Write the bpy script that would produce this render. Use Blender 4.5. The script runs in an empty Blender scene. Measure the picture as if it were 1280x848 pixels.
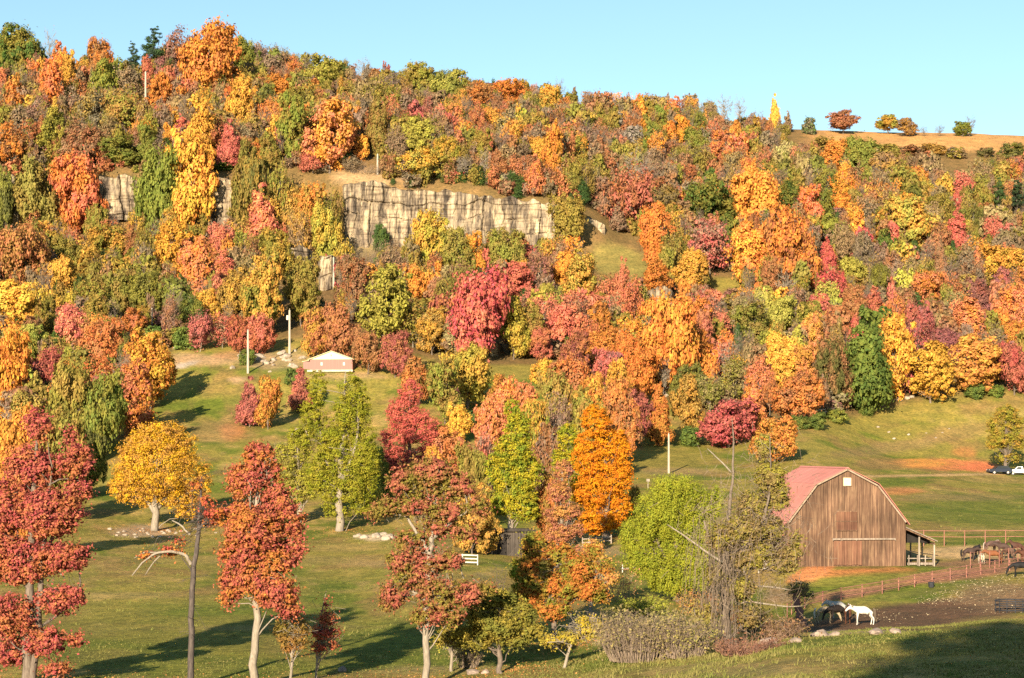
import bpy, math, random
import numpy as np
from mathutils import Vector, Matrix

sc = bpy.context.scene
COL = sc.collection
R = math.radians

# ------------------------------------------------------------------ camera, sky, sun, exposure
F, HX, HY = 2400.0, 640.0, 565.0          # focal length and horizon point, in photo pixels (1280 wide)
cam_d = bpy.data.cameras.new('camera')
cam_d.sensor_width = 36.0
cam_d.lens = F / 1280.0 * 36.0
cam_d.shift_y = (HY - 424.0) / 1280.0
cam_d.clip_start = 1.0
cam_d.clip_end = 20000.0
cam = bpy.data.objects.new('camera', cam_d)
COL.objects.link(cam)
cam.location = (0, 0, 0)
cam.rotation_euler = (R(90), 0, 0)
sc.camera = cam

SUN_AZ, SUN_EL = R(16), R(17)             # sun behind the camera, off to its left
to_sun = Vector((-math.sin(SUN_AZ) * math.cos(SUN_EL), -math.cos(SUN_AZ) * math.cos(SUN_EL), math.sin(SUN_EL)))
world = bpy.data.worlds.new('World')
sc.world = world
world.use_nodes = True
wn, wl = world.node_tree.nodes, world.node_tree.links
wn.clear()
sky = wn.new('ShaderNodeTexSky')
sky.sky_type = 'NISHITA'
sky.sun_disc = False
sky.sun_elevation = SUN_EL
sky.sun_rotation = math.atan2(to_sun.x, to_sun.y)
sky.altitude = 200
sky.air_density = 1.0
sky.dust_density = 0.1
sky.ozone_density = 1.0
bgn = wn.new('ShaderNodeBackground')
bgn.inputs['Strength'].default_value = 0.073
won = wn.new('ShaderNodeOutputWorld')
air = wn.new('ShaderNodeMix')
air.data_type = 'RGBA'
air.blend_type = 'MULTIPLY'
air.inputs[0].default_value = 1.0
air.inputs[7].default_value = (0.88, 1.02, 1.04, 1.0)
wl.new(sky.outputs[0], air.inputs[6])
wl.new(air.outputs[2], bgn.inputs[0])
wl.new(bgn.outputs[0], won.inputs[0])

sun_d = bpy.data.lights.new('sun', 'SUN')
sun_d.energy = 5.0
sun_d.angle = R(0.53)
sun_d.color = (1.0, 0.86, 0.66)
sun = bpy.data.objects.new('sun', sun_d)
COL.objects.link(sun)
sun.rotation_euler = (-to_sun).to_track_quat('-Z', 'Y').to_euler()

sc.view_settings.view_transform = 'Standard'
sc.view_settings.look = 'None'
sc.view_settings.exposure = 1.22
sc.view_settings.gamma = 1.0
sc.render.engine = 'CYCLES'
sc.cycles.max_bounces = 5
sc.cycles.diffuse_bounces = 1
sc.cycles.transmission_bounces = 3
sc.cycles.use_denoising = False
sc.cycles.use_adaptive_sampling = False

# ------------------------------------------------------------------ helpers
rng = np.random.default_rng(7)
random.seed(7)


def hash2(ix, iy, seed):
    h = (ix.astype(np.int64) * 374761393 + iy.astype(np.int64) * 668265263 + seed * 974634541) & 0x7fffffff
    h = ((h ^ (h >> 13)) * 1274126177) & 0x7fffffff
    h = h ^ (h >> 16)
    return (h & 0xffff) / 65535.0


def vnoise(x, y, seed=0):
    x = np.asarray(x, float); y = np.asarray(y, float)
    ix, iy = np.floor(x), np.floor(y)
    fx, fy = x - ix, y - iy
    fx = fx * fx * (3 - 2 * fx); fy = fy * fy * (3 - 2 * fy)
    a, b = hash2(ix, iy, seed), hash2(ix + 1, iy, seed)
    c, d = hash2(ix, iy + 1, seed), hash2(ix + 1, iy + 1, seed)
    return (a + (b - a) * fx) * (1 - fy) + (c + (d - c) * fx) * fy


def fbm(x, y, seed=0, oct=4):
    s, a, t = 0.0, 1.0, 0.0
    for k in range(oct):
        s = s + a * vnoise(x * 2 ** k, y * 2 ** k, seed + 17 * k)
        t += a
        a *= 0.5
    return s / t


def smooth(a, b, x):
    t = np.clip((x - a) / (b - a), 0, 1)
    return t * t * (3 - 2 * t)


class Geo:
    """Collects quads and triangles as arrays and links them as one mesh object."""

    def __init__(self):
        self.v, self.f, self.n = [], [], 0

    def add(self, verts, faces):
        verts = np.asarray(verts, float).reshape(-1, 3)
        faces = np.asarray(faces, np.int64)
        self.v.append(verts)
        self.f.append(faces + self.n)
        self.n += len(verts)

    def box(self, lo, hi, rot=None, at=(0, 0, 0)):
        x0, y0, z0 = lo; x1, y1, z1 = hi
        v = np.array([[x0, y0, z0], [x1, y0, z0], [x1, y1, z0], [x0, y1, z0], [x0, y0, z1], [x1, y0, z1], [x1, y1, z1], [x0, y1, z1]], float)
        if rot is not None:
            v = v @ np.array(rot).T
        v = v + np.array(at)
        self.add(v, [[0, 3, 2, 1], [4, 5, 6, 7], [0, 1, 5, 4], [1, 2, 6, 5], [2, 3, 7, 6], [3, 0, 4, 7]])

    def prism(self, poly, a, b):
        """poly: list of (x,z); extruded along y from a to b (convex polygons of 4, others fanned)."""
        n = len(poly)
        v = [(x, a, z) for x, z in poly] + [(x, b, z) for x, z in poly]
        base = self.n
        self.add(v, [[i, (i + 1) % n, n + (i + 1) % n, n + i] for i in range(n)])
        for i in range(1, n - 1):
            self.f.append(np.array([[0, i, i + 1, i + 1]]) + base)
            self.f.append(np.array([[n, n + i + 1, n + i, n + i]]) + base)

    def tube(self, pts, rad, sides=6, cap=True):
        pts = np.asarray(pts, float)
        n = len(pts)
        rad = np.broadcast_to(np.asarray(rad, float), (n,))
        t = np.gradient(pts, axis=0)
        t /= np.linalg.norm(t, axis=1, keepdims=True) + 1e-9
        up = np.array([0, 0, 1.0]) if abs(t[0, 2]) < 0.85 else np.array([0, 1.0, 0])
        a = np.cross(t, up); a /= np.linalg.norm(a, axis=1, keepdims=True) + 1e-9
        b = np.cross(t, a)
        ang = np.arange(sides) * 2 * math.pi / sides
        ring = pts[:, None, :] + rad[:, None, None] * (np.cos(ang)[None, :, None] * a[:, None, :] + np.sin(ang)[None, :, None] * b[:, None, :])
        i = np.arange(n - 1)[:, None] * sides
        j = np.arange(sides)[None, :]
        k = (j + 1) % sides
        f = np.stack([i + j, i + k, i + sides + k, i + sides + j], -1).reshape(-1, 4)
        base = self.n
        self.add(ring, f)
        if cap:
            for r0, c in ((0, pts[0]), ((n - 1) * sides, pts[-1])):
                self.v.append(c[None]); ci = self.n; self.n += 1
                self.f.append(np.array([[base + r0 + s, base + r0 + (s + 1) % sides, ci, ci] for s in range(sides)]))

    def leaves(self, c, nrm, size, asp=0.6, r=rng):
        """rhombic leaf cards at c facing nrm"""
        n = len(c)
        if n == 0:
            return
        nrm = nrm / (np.linalg.norm(nrm, axis=1, keepdims=True) + 1e-9)
        h = r.normal(size=(n, 3))
        a = np.cross(nrm, h); a /= np.linalg.norm(a, axis=1, keepdims=True) + 1e-9
        b = np.cross(nrm, a)
        s = (np.asarray(size) * r.uniform(0.7, 1.35, n))[:, None]
        v = np.stack([c - a * s, c - b * s * asp, c + a * s, c + b * s * asp], 1).reshape(-1, 3)
        f = np.arange(4 * n).reshape(-1, 4)
        self.add(v, f)

    def arrays(self):
        return np.concatenate(self.v), np.concatenate(self.f)

    def mesh(self, name, mat=None, smooth_=False):
        v, f = self.arrays()
        tri = f[:, 2] == f[:, 3]
        me = bpy.data.meshes.new(name)
        me.vertices.add(len(v))
        me.vertices.foreach_set('co', v.ravel())
        cnt = np.where(tri, 3, 4)
        flat = f.ravel()
        keep = np.ones(len(f) * 4, bool)
        keep[3::4] = ~tri
        me.loops.add(int(cnt.sum()))
        me.loops.foreach_set('vertex_index', flat[keep].astype(np.int32))
        me.polygons.add(len(f))
        st = np.concatenate([[0], np.cumsum(cnt)[:-1]])
        me.polygons.foreach_set('loop_start', st.astype(np.int32))
        me.polygons.foreach_set('loop_total', cnt.astype(np.int32))
        me.polygons.foreach_set('use_smooth', np.full(len(f), bool(smooth_)))
        me.update(calc_edges=True)
        if mat:
            me.materials.append(mat)
        return me

    def build(self, name, mat, parent=None, smooth_=False):
        return link(name, self.mesh(name, mat, smooth_), parent)


def link(name, data, parent=None):
    o = bpy.data.objects.new(name, data)
    COL.objects.link(o)
    if parent is not None:
        o.parent = parent
    return o


def tag(o, label=None, cat=None, group=None, kind=None):
    if label: o['label'] = label
    if cat: o['category'] = cat
    if group: o['group'] = group
    if kind: o['kind'] = kind
    return o


def empty(name, loc, label=None, cat=None, group=None, rz=0.0):
    o = link(name, None)
    o.location = loc
    o.rotation_euler = (0, 0, rz)
    return tag(o, label, cat, group)


def copy_tree(o, parent=None):
    c = o.copy()
    COL.objects.link(c)
    if parent is not None:
        c.parent = parent
    for ch in o.children:
        copy_tree(ch, c)
    return c


# ------------------------------------------------------------------ materials
def new_mat(name):
    m = bpy.data.materials.new(name)
    m.use_nodes = True
    nt = m.node_tree
    nt.nodes.clear()
    out = nt.nodes.new('ShaderNodeOutputMaterial')
    return m, nt, out


def node(nt, typ, **kw):
    n = nt.nodes.new(typ)
    for k, v in kw.items():
        if k.startswith('i_'):
            n.inputs[int(k[2:]) if k[2:].isdigit() else k[2:]].default_value = v
        else:
            setattr(n, k, v)
    return n


def mixc(nt, fac, a, b, blend='MIX'):
    n = node(nt, 'ShaderNodeMix', data_type='RGBA', blend_type=blend)
    L = nt.links
    for sock, val in ((n.inputs[0], fac), (n.inputs[6], a), (n.inputs[7], b)):
        if isinstance(val, (int, float)):
            sock.default_value = val
        elif isinstance(val, (tuple, list)):
            sock.default_value = (*val, 1.0)[:4]
        else:
            L.new(val, sock)
    return n.outputs[2]


def ramp(nt, fac, stops):
    n = node(nt, 'ShaderNodeValToRGB')
    e = n.color_ramp.elements
    while len(e) < len(stops):
        e.new(0.5)
    for el, (p, c) in zip(e, stops):
        el.position = p
        el.color = (*c, 1.0) if len(c) == 3 else c
    nt.links.new(fac, n.inputs[0])
    return n.outputs[0]


def mapr(nt, val, a, b, c, d):
    n = node(nt, 'ShaderNodeMapRange')
    for i, x in zip((1, 2, 3, 4), (a, b, c, d)):
        n.inputs[i].default_value = x
    nt.links.new(val, n.inputs[0])
    return n.outputs[0]


def leaf_shader(nt, out, color, trans=0.28):
    d = node(nt, 'ShaderNodeBsdfDiffuse')
    t = node(nt, 'ShaderNodeBsdfTranslucent')
    m = node(nt, 'ShaderNodeMixShader')
    m.inputs[0].default_value = trans
    L = nt.links
    L.new(color, d.inputs[0]); L.new(color, t.inputs[0])
    L.new(d.outputs[0], m.inputs[1]); L.new(t.outputs[0], m.inputs[2])
    L.new(m.outputs[0], out.inputs[0])


def leaf_material(name, source, scale=4.0, trans=0.28):
    """source 'OBJECT': colours from the tree's own c1, c2 properties; 'GEOMETRY': from attributes c1, c2."""
    m, nt, out = new_mat(name)
    L = nt.links
    a1 = node(nt, 'ShaderNodeAttribute', attribute_type=source, attribute_name='c1')
    a2 = node(nt, 'ShaderNodeAttribute', attribute_type=source, attribute_name='c2')
    tc = node(nt, 'ShaderNodeTexCoord')
    oi = node(nt, 'ShaderNodeObjectInfo')
    geo = node(nt, 'ShaderNodeNewGeometry')
    off = node(nt, 'ShaderNodeVectorMath', operation='SCALE')
    off.inputs[0].default_value = (37, 19, 53)
    L.new(oi.outputs['Random'], off.inputs['Scale'])
    add = node(nt, 'ShaderNodeVectorMath', operation='ADD')
    L.new(tc.outputs['Object'], add.inputs[0]); L.new(off.outputs[0], add.inputs[1])
    nz = node(nt, 'ShaderNodeTexNoise')
    nz.inputs['Scale'].default_value = scale
    nz.inputs['Detail'].default_value = 2
    L.new(add.outputs[0], nz.inputs['Vector'])
    # per leaf: hue blend and lightness of the leaf itself
    rnd = geo.outputs['Random Per Island']
    fac = node(nt, 'ShaderNodeMath', operation='MULTIPLY_ADD')
    L.new(rnd, fac.inputs[0]); fac.inputs[1].default_value = 0.55
    L.new(mapr(nt, nz.outputs[0], 0.38, 0.66, -0.35, 0.85), fac.inputs[2])
    fac.use_clamp = True
    c = mixc(nt, fac.outputs[0], a1.outputs[0], a2.outputs[0])
    h = node(nt, 'ShaderNodeMath', operation='FRACT')
    mm = node(nt, 'ShaderNodeMath', operation='MULTIPLY'); mm.inputs[1].default_value = 91.7
    L.new(rnd, mm.inputs[0]); L.new(mm.outputs[0], h.inputs[0])
    hs = node(nt, 'ShaderNodeHueSaturation')
    L.new(mapr(nt, h.outputs[0], 0, 1, 0.72, 1.22), hs.inputs['Value'])
    L.new(mapr(nt, rnd, 0, 1, 0.485, 0.515), hs.inputs['Hue'])
    L.new(c, hs.inputs['Color'])
    leaf_shader(nt, out, hs.outputs[0], trans)
    return m


def noisy_material(name, c1, c2, scale=2.0, rough=0.9, stretch=(1, 1, 1), detail=6, bump=0.0, c3=None, metallic=0.0, coord='Object', island=0.0):
    m, nt, out = new_mat(name)
    L = nt.links
    p = node(nt, 'ShaderNodeBsdfPrincipled')
    p.inputs['Roughness'].default_value = rough
    p.inputs['Metallic'].default_value = metallic
    p.inputs['Specular IOR Level'].default_value = 0.25
    tc = node(nt, 'ShaderNodeTexCoord')
    mp = node(nt, 'ShaderNodeMapping')
    mp.inputs['Scale'].default_value = stretch
    L.new(tc.outputs[coord], mp.inputs[0])
    nz = node(nt, 'ShaderNodeTexNoise')
    nz.inputs['Scale'].default_value = scale
    nz.inputs['Detail'].default_value = detail
    nz.inputs['Roughness'].default_value = 0.65
    L.new(mp.outputs[0], nz.inputs['Vector'])
    stops = [(0.34, c1), (0.66, c2)] if c3 is None else [(0.32, c1), (0.5, c2), (0.68, c3)]
    col = ramp(nt, nz.outputs[0], stops)
    if island:
        g = node(nt, 'ShaderNodeNewGeometry')
        hs = node(nt, 'ShaderNodeHueSaturation')
        L.new(mapr(nt, g.outputs['Random Per Island'], 0, 1, 1 - island, 1 + island), hs.inputs['Value'])
        L.new(col, hs.inputs['Color'])
        col = hs.outputs[0]
    L.new(col, p.inputs['Base Color'])
    if bump:
        b = node(nt, 'ShaderNodeBump')
        b.inputs['Strength'].default_value = bump
        b.inputs['Distance'].default_value = 0.1
        L.new(nz.outputs[0], b.inputs['Height'])
        L.new(b.outputs[0], p.inputs['Normal'])
    L.new(p.outputs[0], out.inputs[0])
    return m


M_LEAF = leaf_material('leaf_far', 'OBJECT', 3.2)
M_LEAF_NEAR = leaf_material('leaf_near', 'OBJECT', 0.8)
M_LEAF_MASS = leaf_material('leaf_mass', 'GEOMETRY', 0.25)
M_BARK = noisy_material('bark', (0.11, 0.08, 0.058), (0.22, 0.17, 0.125), 3.0, stretch=(3, 3, 0.6), bump=0.5)
M_BARK_PALE = noisy_material('bark_pale', (0.19, 0.15, 0.105), (0.34, 0.28, 0.205), 3.0, stretch=(3, 3, 0.6), bump=0.4)
M_BARK_DARK = noisy_material('bark_dark', (0.05, 0.04, 0.035), (0.13, 0.1, 0.08), 3.0, stretch=(3, 3, 0.6), bump=0.5)
M_TWIG = noisy_material('twig', (0.15, 0.105, 0.07), (0.27, 0.20, 0.14), 2.0)

# ------------------------------------------------------------------ the lie of the land
# each column: photo x -> (distance, photo row of the ground there); turned into heights z = (HY - row) / F * distance
LAND = {
    -60: [(125, 857), (160, 790), (200, 727), (250, 668), (290, 627), (330, 585), (400, 500), (450, 420), (500, 350), (535, 292), (541, 236), (600, 160), (660, 100), (705, 78)],
    60: [(125, 857), (160, 790), (200, 727), (250, 668), (290, 627), (330, 585), (400, 500), (450, 420), (500, 350), (535, 290), (541, 228), (600, 160), (660, 105), (705, 82)],
    200: [(125, 857), (160, 785), (200, 727), (267, 662), (300, 615), (340, 560), (380, 506), (400, 471), (415, 446), (440, 415), (500, 345), (535, 285), (541, 222), (600, 160), (660, 108), (705, 86)],
    310: [(125, 857), (160, 782), (210, 717), (262, 665), (300, 616), (340, 562), (375, 516), (396, 471), (414, 446), (440, 417), (500, 350), (535, 292), (541, 230), (600, 165), (660, 112), (705, 90)],
    430: [(125, 863), (170, 775), (220, 708), (262, 664), (300, 617), (340, 563), (380, 503), (400, 464), (420, 430), (460, 385), (500, 348), (535, 305), (541, 232), (600, 165), (660, 115), (705, 95)],
    560: [(128, 862), (170, 768), (205, 712), (235, 682), (262, 660), (300, 610), (340, 557), (380, 500), (400, 470), (430, 440), (460, 405), (500, 350), (535, 308), (541, 238), (600, 178), (660, 130), (705, 112)],
    690: [(125, 855), (160, 790), (200, 725), (235, 690), (262, 665), (300, 610), (330, 565), (360, 520), (390, 484), (430, 450), (460, 410), (500, 358), (535, 310), (541, 252), (600, 188), (660, 145), (705, 130)],
    790: [(118, 850), (150, 790), (200, 722), (240, 672), (280, 625), (330, 588), (370, 558), (400, 523), (430, 470), (470, 402), (510, 350), (535, 318), (541, 306), (600, 215), (660, 162), (705, 142)],
    900: [(108, 850), (140, 800), (170, 765), (200, 720), (240, 672), (290, 625), (340, 585), (385, 552), (410, 520), (470, 415), (520, 345), (570, 280), (620, 215), (670, 172), (705, 154)],
    1000: [(98, 850), (128, 802), (142, 794), (152, 790), (162, 779), (190, 717), (215, 685), (280, 622), (340, 576), (386, 531), (420, 490), (470, 412), (520, 342), (570, 276), (620, 216), (660, 176), (705, 163)],
    1130: [(94, 850), (130, 791), (140, 786), (150, 784), (166, 765), (193, 709), (213, 684), (280, 632), (340, 597), (380, 573), (410, 530), (422, 506), (470, 430), (520, 355), (570, 287), (620, 226), (650, 194), (705, 167)],
    1280: [(92, 850), (130, 782), (142, 776), (152, 772), (167, 754), (193, 711), (213, 684), (280, 641), (340, 607), (380, 590), (400, 562), (420, 516), (436, 488), (480, 420), (530, 350), (580, 282), (625, 222), (655, 193), (705, 171)],
    1400: [(92, 850), (130, 780), (142, 774), (152, 770), (167, 752), (193, 711), (213, 684), (280, 641), (340, 607), (380, 590), (400, 560), (420, 513), (436, 484), (480, 418), (530, 350), (580, 284), (625, 224), (655, 195), (705, 173)],
}
DZ = 0.5
YS = np.arange(-300, 3200 + DZ, DZ)


def pchip(x, y, xi):
    h = np.diff(x); d = np.diff(y) / h
    m = np.zeros_like(y)
    for i in range(1, len(x) - 1):
        if d[i - 1] * d[i] > 0:
            w1, w2 = 2 * h[i] + h[i - 1], h[i] + 2 * h[i - 1]
            m[i] = (w1 + w2) / (w1 / d[i - 1] + w2 / d[i])
    m[0], m[-1] = d[0], d[-1]
    k = np.clip(np.searchsorted(x, xi) - 1, 0, len(x) - 2)
    t = (xi - x[k]) / h[k]
    t = np.clip(t, 0, 1)
    return (2 * t**3 - 3 * t**2 + 1) * y[k] + (t**3 - 2 * t**2 + t) * h[k] * m[k] + (-2 * t**3 + 3 * t**2) * y[k + 1] + (t**3 - t**2) * h[k] * m[k + 1]


CX = np.array(sorted(LAND), float)
ZT = []
for cx in sorted(LAND):
    pts = LAND[cx]
    d = np.array([-300, -40, 0, 25, 60] + [p[0] for p in pts] + [740, 900, 3200], float)
    z = np.array([2, -0.5, -1.7, -4.8, -9.0] + [(HY - p[1]) / F * p[0] for p in pts] + [0, 0, 0], float)
    z[-3] = z[-4] + 2.0; z[-2] = z[-4] - 8.0; z[-1] = z[-4] - 60.0
    ZT.append(pchip(d, z, YS))
ZT = np.array(ZT)


def land(X, Y):
    """height of the ground"""
    X = np.asarray(X, float); Y = np.asarray(Y, float)
    px = HX + F * X / np.maximum(Y, 60.0)
    iy = np.clip((Y - YS[0]) / DZ, 0, len(YS) - 1.001)
    j = iy.astype(int); fy = iy - j
    p = np.clip(px, CX[0], CX[-1] - 0.001)
    k = np.clip(np.searchsorted(CX, p, side='right') - 1, 0, len(CX) - 2)
    t = (p - CX[k]) / (CX[k + 1] - CX[k])
    t = t * t * (3 - 2 * t)
    a = ZT[k, j] * (1 - fy) + ZT[k, j + 1] * fy
    b = ZT[k + 1, j] * (1 - fy) + ZT[k + 1, j + 1] * fy
    z = a * (1 - t) + b * t
    amp = 0.12 + 1.8 * smooth(430, 500, Y)
    z = z + (fbm(X / 22, Y / 22, 3, 3) - 0.5) * amp + (fbm(X / 5, Y / 5, 9, 2) - 0.5) * 0.14
    # levelled ground the barn stands on
    w = smooth(15, 8, np.hypot((X - 33.5) / 1.0, (Y - 201) / 1.25))
    return z * (1 - w) + (-11.45) * w


YR = np.arange(80, 740, 0.25)


def at(px, py, back=False):
    """ground point seen at photo pixel (px, py)"""
    X = (px - HX) / F * YR
    z = land(X, YR)
    hit = np.nonzero(z >= (HY - py) / F * YR)[0]
    i = hit[0] if len(hit) else len(YR) - 1
    Y = float(YR[i])
    if 533.5 < Y < 542.5 and px < 725:          # keep off the rock face
        a = land((px - HX) / F * 545, 545); b = land((px - HX) / F * 531, 531)
        top, bot = HY - F * a / 545, HY - F * b / 531
        Y = 546.0 if py < top + 0.42 * (bot - top) else 531.0
    x = (px - HX) / F * Y
    return np.array([x, Y, float(land(x, Y))])


def on(X, Y):
    return np.array([X, Y, float(land(X, Y))])


# ------------------------------------------------------------------ ground sheet
u_in = np.linspace(-0.285, 0.285, 700)
u_out = 0.285 + np.cumsum(np.geomspace(0.002, 0.12, 40))
U = np.concatenate([-u_out[::-1], u_in, u_out])
rows, y = [], 80.0
while y < 745:
    rows.append(y)
    y += np.clip(y * y / (F * 12.0) * 1.1, 0.55, 2.0)
V = np.concatenate([np.linspace(-280, 70, 26), np.array(rows), np.linspace(760, 3150, 30)])
GU, GV = np.meshgrid(U, V)
GX = GU * np.maximum(GV, 60.0)
GZ = land(GX, GV)
PX = HX + F * GU
PY = HY - F * GZ / np.maximum(GV, 60.0)

n1 = fbm(GX / 9, GV / 9, 21, 4)
n2 = fbm(GX / 2.2, GV / 3.2, 33, 3)
n3 = fbm(GX / 30, GV / 30, 41, 3)
wob = (fbm(GX / 3.0, GV / 3.0, 5, 3) - 0.5)


def lerp(a, b, t):
    return a * (1 - t[..., None]) + np.array(b) * t[..., None]


G_GREEN, G_OLIVE, G_TAN, G_BROWN = (0.125, 0.165, 0.022), (0.265, 0.225, 0.050), (0.380, 0.265, 0.095), (0.270, 0.165, 0.068)
LITTER, DIRT, CLAY, PATH, MUD = (0.170, 0.105, 0.050), (0.420, 0.215, 0.110), (0.560, 0.215, 0.080), (0.460, 0.300, 0.170), (0.150, 0.090, 0.052)
GOLD = (0.520, 0.290, 0.110)
c = np.zeros(GX.shape + (3,)) + np.array(G_OLIVE)
c = lerp(c, G_GREEN, smooth(0.46, 0.66, n1) * 0.9)
c = lerp(c, G_TAN, smooth(0.52, 0.72, n3 * 0.5 + n2 * 0.5) * 0.75)
c = lerp(c, G_BROWN, smooth(0.55, 0.7, fbm(GX / 6, GV / 10, 77, 4)) * 0.55)
wood = smooth(-6, 6, GV - (np.interp(PX, [-60, 120, 180, 230, 320, 430, 520, 640, 760, 900, 1000, 1130, 1280, 1400], [300, 330, 395, 430, 430, 425, 420, 415, 425, 405, 388, 424, 437, 437])))
c = lerp(c, LITTER, wood * 0.85)


def paint(px, py, rx, ry, col, k=1.0, ang=0.0, soft=0.5, w=0.6):
    """patch of bare or greener ground, given where it lies"""
    global c
    a = R(ang)
    dx, dy = PX - px, PY - py
    ex = (dx * math.cos(a) + dy * math.sin(a)) / rx
    ey = (-dx * math.sin(a) + dy * math.cos(a)) / ry
    r = np.hypot(ex, ey) + wob * w
    c = lerp(c, col, (1 - smooth(1 - soft, 1 + soft * 0.4, r)) * k * (GV > 70))


# clearing with the poles and the shed
paint(245, 450, 60, 9, PATH, 0.8, 0); paint(300, 444, 40, 7, DIRT, 0.6); paint(225, 458, 26, 3.5, (0.42, 0.36, 0.30), 0.9, -12)
paint(345, 450, 55, 14, (0.36, 0.26, 0.15), 0.7); paint(300, 530, 30, 25, G_BROWN, 0.6); paint(290, 540, 18, 12, CLAY, 0.6)
paint(265, 540, 40, 16, (0.34, 0.20, 0.10), 0.5); paint(300, 500, 60, 10, G_GREEN, 0.5); paint(298, 475, 14, 4, PATH, 0.9)
paint(430, 470, 60, 5, PATH, 0.6, 0); paint(480, 482, 30, 8, G_OLIVE, 0.8)
# valley meadow
paint(230, 830, 160, 14, G_GREEN, 0.7); paint(280, 760, 130, 10, G_GREEN, 0.55); paint(430, 720, 70, 8, G_OLIVE, 0.7)
paint(430, 685, 60, 6, G_TAN, 0.6); paint(480, 705, 60, 5, (0.36, 0.25, 0.12), 0.5); paint(470, 805, 70, 22, G_GREEN, 0.85)
paint(180, 664, 45, 9, (0.40, 0.29, 0.19), 0.85); paint(470, 672, 25, 5, (0.62, 0.50, 0.36), 0.8); paint(630, 760, 60, 14, G_GREEN, 0.4)
paint(560, 838, 120, 7, (0.34, 0.25, 0.12), 0.6); paint(780, 700, 40, 14, G_GREEN, 0.6); paint(770, 790, 60, 20, G_OLIVE, 0.8)
paint(760, 690, 30, 8, (0.33, 0.24, 0.13), 0.7)
paint(250, 800, 330, 45, (0.155, 0.165, 0.030), 0.6); paint(560, 800, 120, 30, (0.12, 0.155, 0.024), 0.6); paint(330, 700, 200, 6, (0.33, 0.24, 0.09), 0.5); paint(150, 745, 90, 5, (0.34, 0.25, 0.10), 0.5); paint(340, 785, 130, 4, (0.30, 0.22, 0.09), 0.5)
# small clearings in the wood
paint(650, 465, 60, 10, G_OLIVE, 0.9, 0, 0.4, 0.2); paint(775, 330, 42, 24, (0.235, 0.200, 0.060), 0.95, 15, 0.3, 0.3); paint(900, 355, 40, 10, G_OLIVE, 0.9)
paint(455, 305, 40, 18, (0.25, 0.20, 0.10), 0.8); paint(460, 222, 50, 12, (0.40, 0.27, 0.15), 0.8)
paint(840, 575, 60, 16, G_OLIVE, 0.9); paint(850, 590, 60, 6, (0.34, 0.24, 0.11), 0.6)
# meadow behind the barn
paint(1120, 520, 120, 12, G_OLIVE, 0.7, -14); paint(1110, 560, 90, 9, (0.27, 0.19, 0.08), 0.7, -8); paint(1200, 540, 60, 12, (0.30, 0.19, 0.085), 0.55, -10)
paint(1185, 581, 62, 8, CLAY, 0.95, 2, 0.3, 0.5); paint(1150, 579, 40, 7, (0.62, 0.29, 0.07), 0.85); paint(1222, 584, 26, 7, (0.66, 0.20, 0.09), 0.9)
paint(1100, 580, 40, 9, (0.30, 0.17, 0.08), 0.6); paint(1180, 594, 170, 1.8, (0.52, 0.34, 0.16), 0.85, -1, 0.5, 0.3); paint(1205, 566, 18, 8, CLAY, 0.55)
paint(1120, 603, 50, 6, G_GREEN, 0.9, 0); paint(1220, 640, 110, 22, G_GREEN, 0.75); paint(1200, 622, 90, 5, (0.28, 0.19, 0.09), 0.5)
paint(1125, 614, 30, 5, CLAY, 0.6); paint(1250, 600, 60, 5, G_TAN, 0.5); paint(1080, 655, 70, 8, G_GREEN, 0.5)
# barn yard, lane and paddocks
paint(1230, 691, 95, 10, (0.50, 0.35, 0.17), 1.0, 0, 0.3, 0.2); paint(1230, 704, 90, 6, (0.24, 0.14, 0.08), 0.9)
paint(1185, 720, 110, 8, (0.37, 0.18, 0.11), 0.95, -6, 0.4, 0.3); paint(1060, 742, 70, 7, (0.36, 0.18, 0.11), 0.85, -9)
paint(1070, 715, 75, 5, CLAY, 0.9, -2); paint(1015, 716, 36, 10, (0.60, 0.25, 0.10), 1.0, -20, 0.3, 0.3)
paint(1085, 724, 58, 10, (0.200, 0.200, 0.040), 0.95, -4); paint(1140, 742, 130, 5, (0.17, 0.18, 0.04), 0.85, -9)
paint(1150, 770, 170, 19, MUD, 1.0, -7, 0.25, 0.25); paint(1250, 745, 60, 22, (0.25, 0.16, 0.085), 0.9); paint(1250, 780, 60, 10, (0.30, 0.22, 0.075), 0.85)
paint(975, 745, 25, 14, (0.30, 0.19, 0.11), 0.8); paint(985, 765, 26, 8, G_GREEN, 0.8)
# the near bank
paint(1120, 815, 260, 22, G_OLIVE, 0.8, -4); paint(1080, 800, 150, 7, G_GREEN, 0.85, -3); paint(900, 838, 130, 10, (0.30, 0.24, 0.09), 0.8)
paint(1230, 800, 80, 16, (0.21, 0.185, 0.05), 0.7); paint(1080, 790, 60, 3, (0.45, 0.36, 0.22), 0.7); paint(1000, 830, 120, 8, (0.26, 0.19, 0.08), 0.6)
# the open field along the crest
crest = smooth(985, 1040, PX) * smooth(648, 662, GV)
c = lerp(c, GOLD, crest * (0.75 + 0.25 * n1))
c = lerp(c, (0.36, 0.20, 0.09), crest * smooth(0.5, 0.7, n1) * 0.5)
back = smooth(760, 900, GV)
c = lerp(c, GOLD, back)
c = c * (0.86 + 0.26 * n2[..., None]) * np.array([1.03, 1.0, 0.95])

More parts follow.
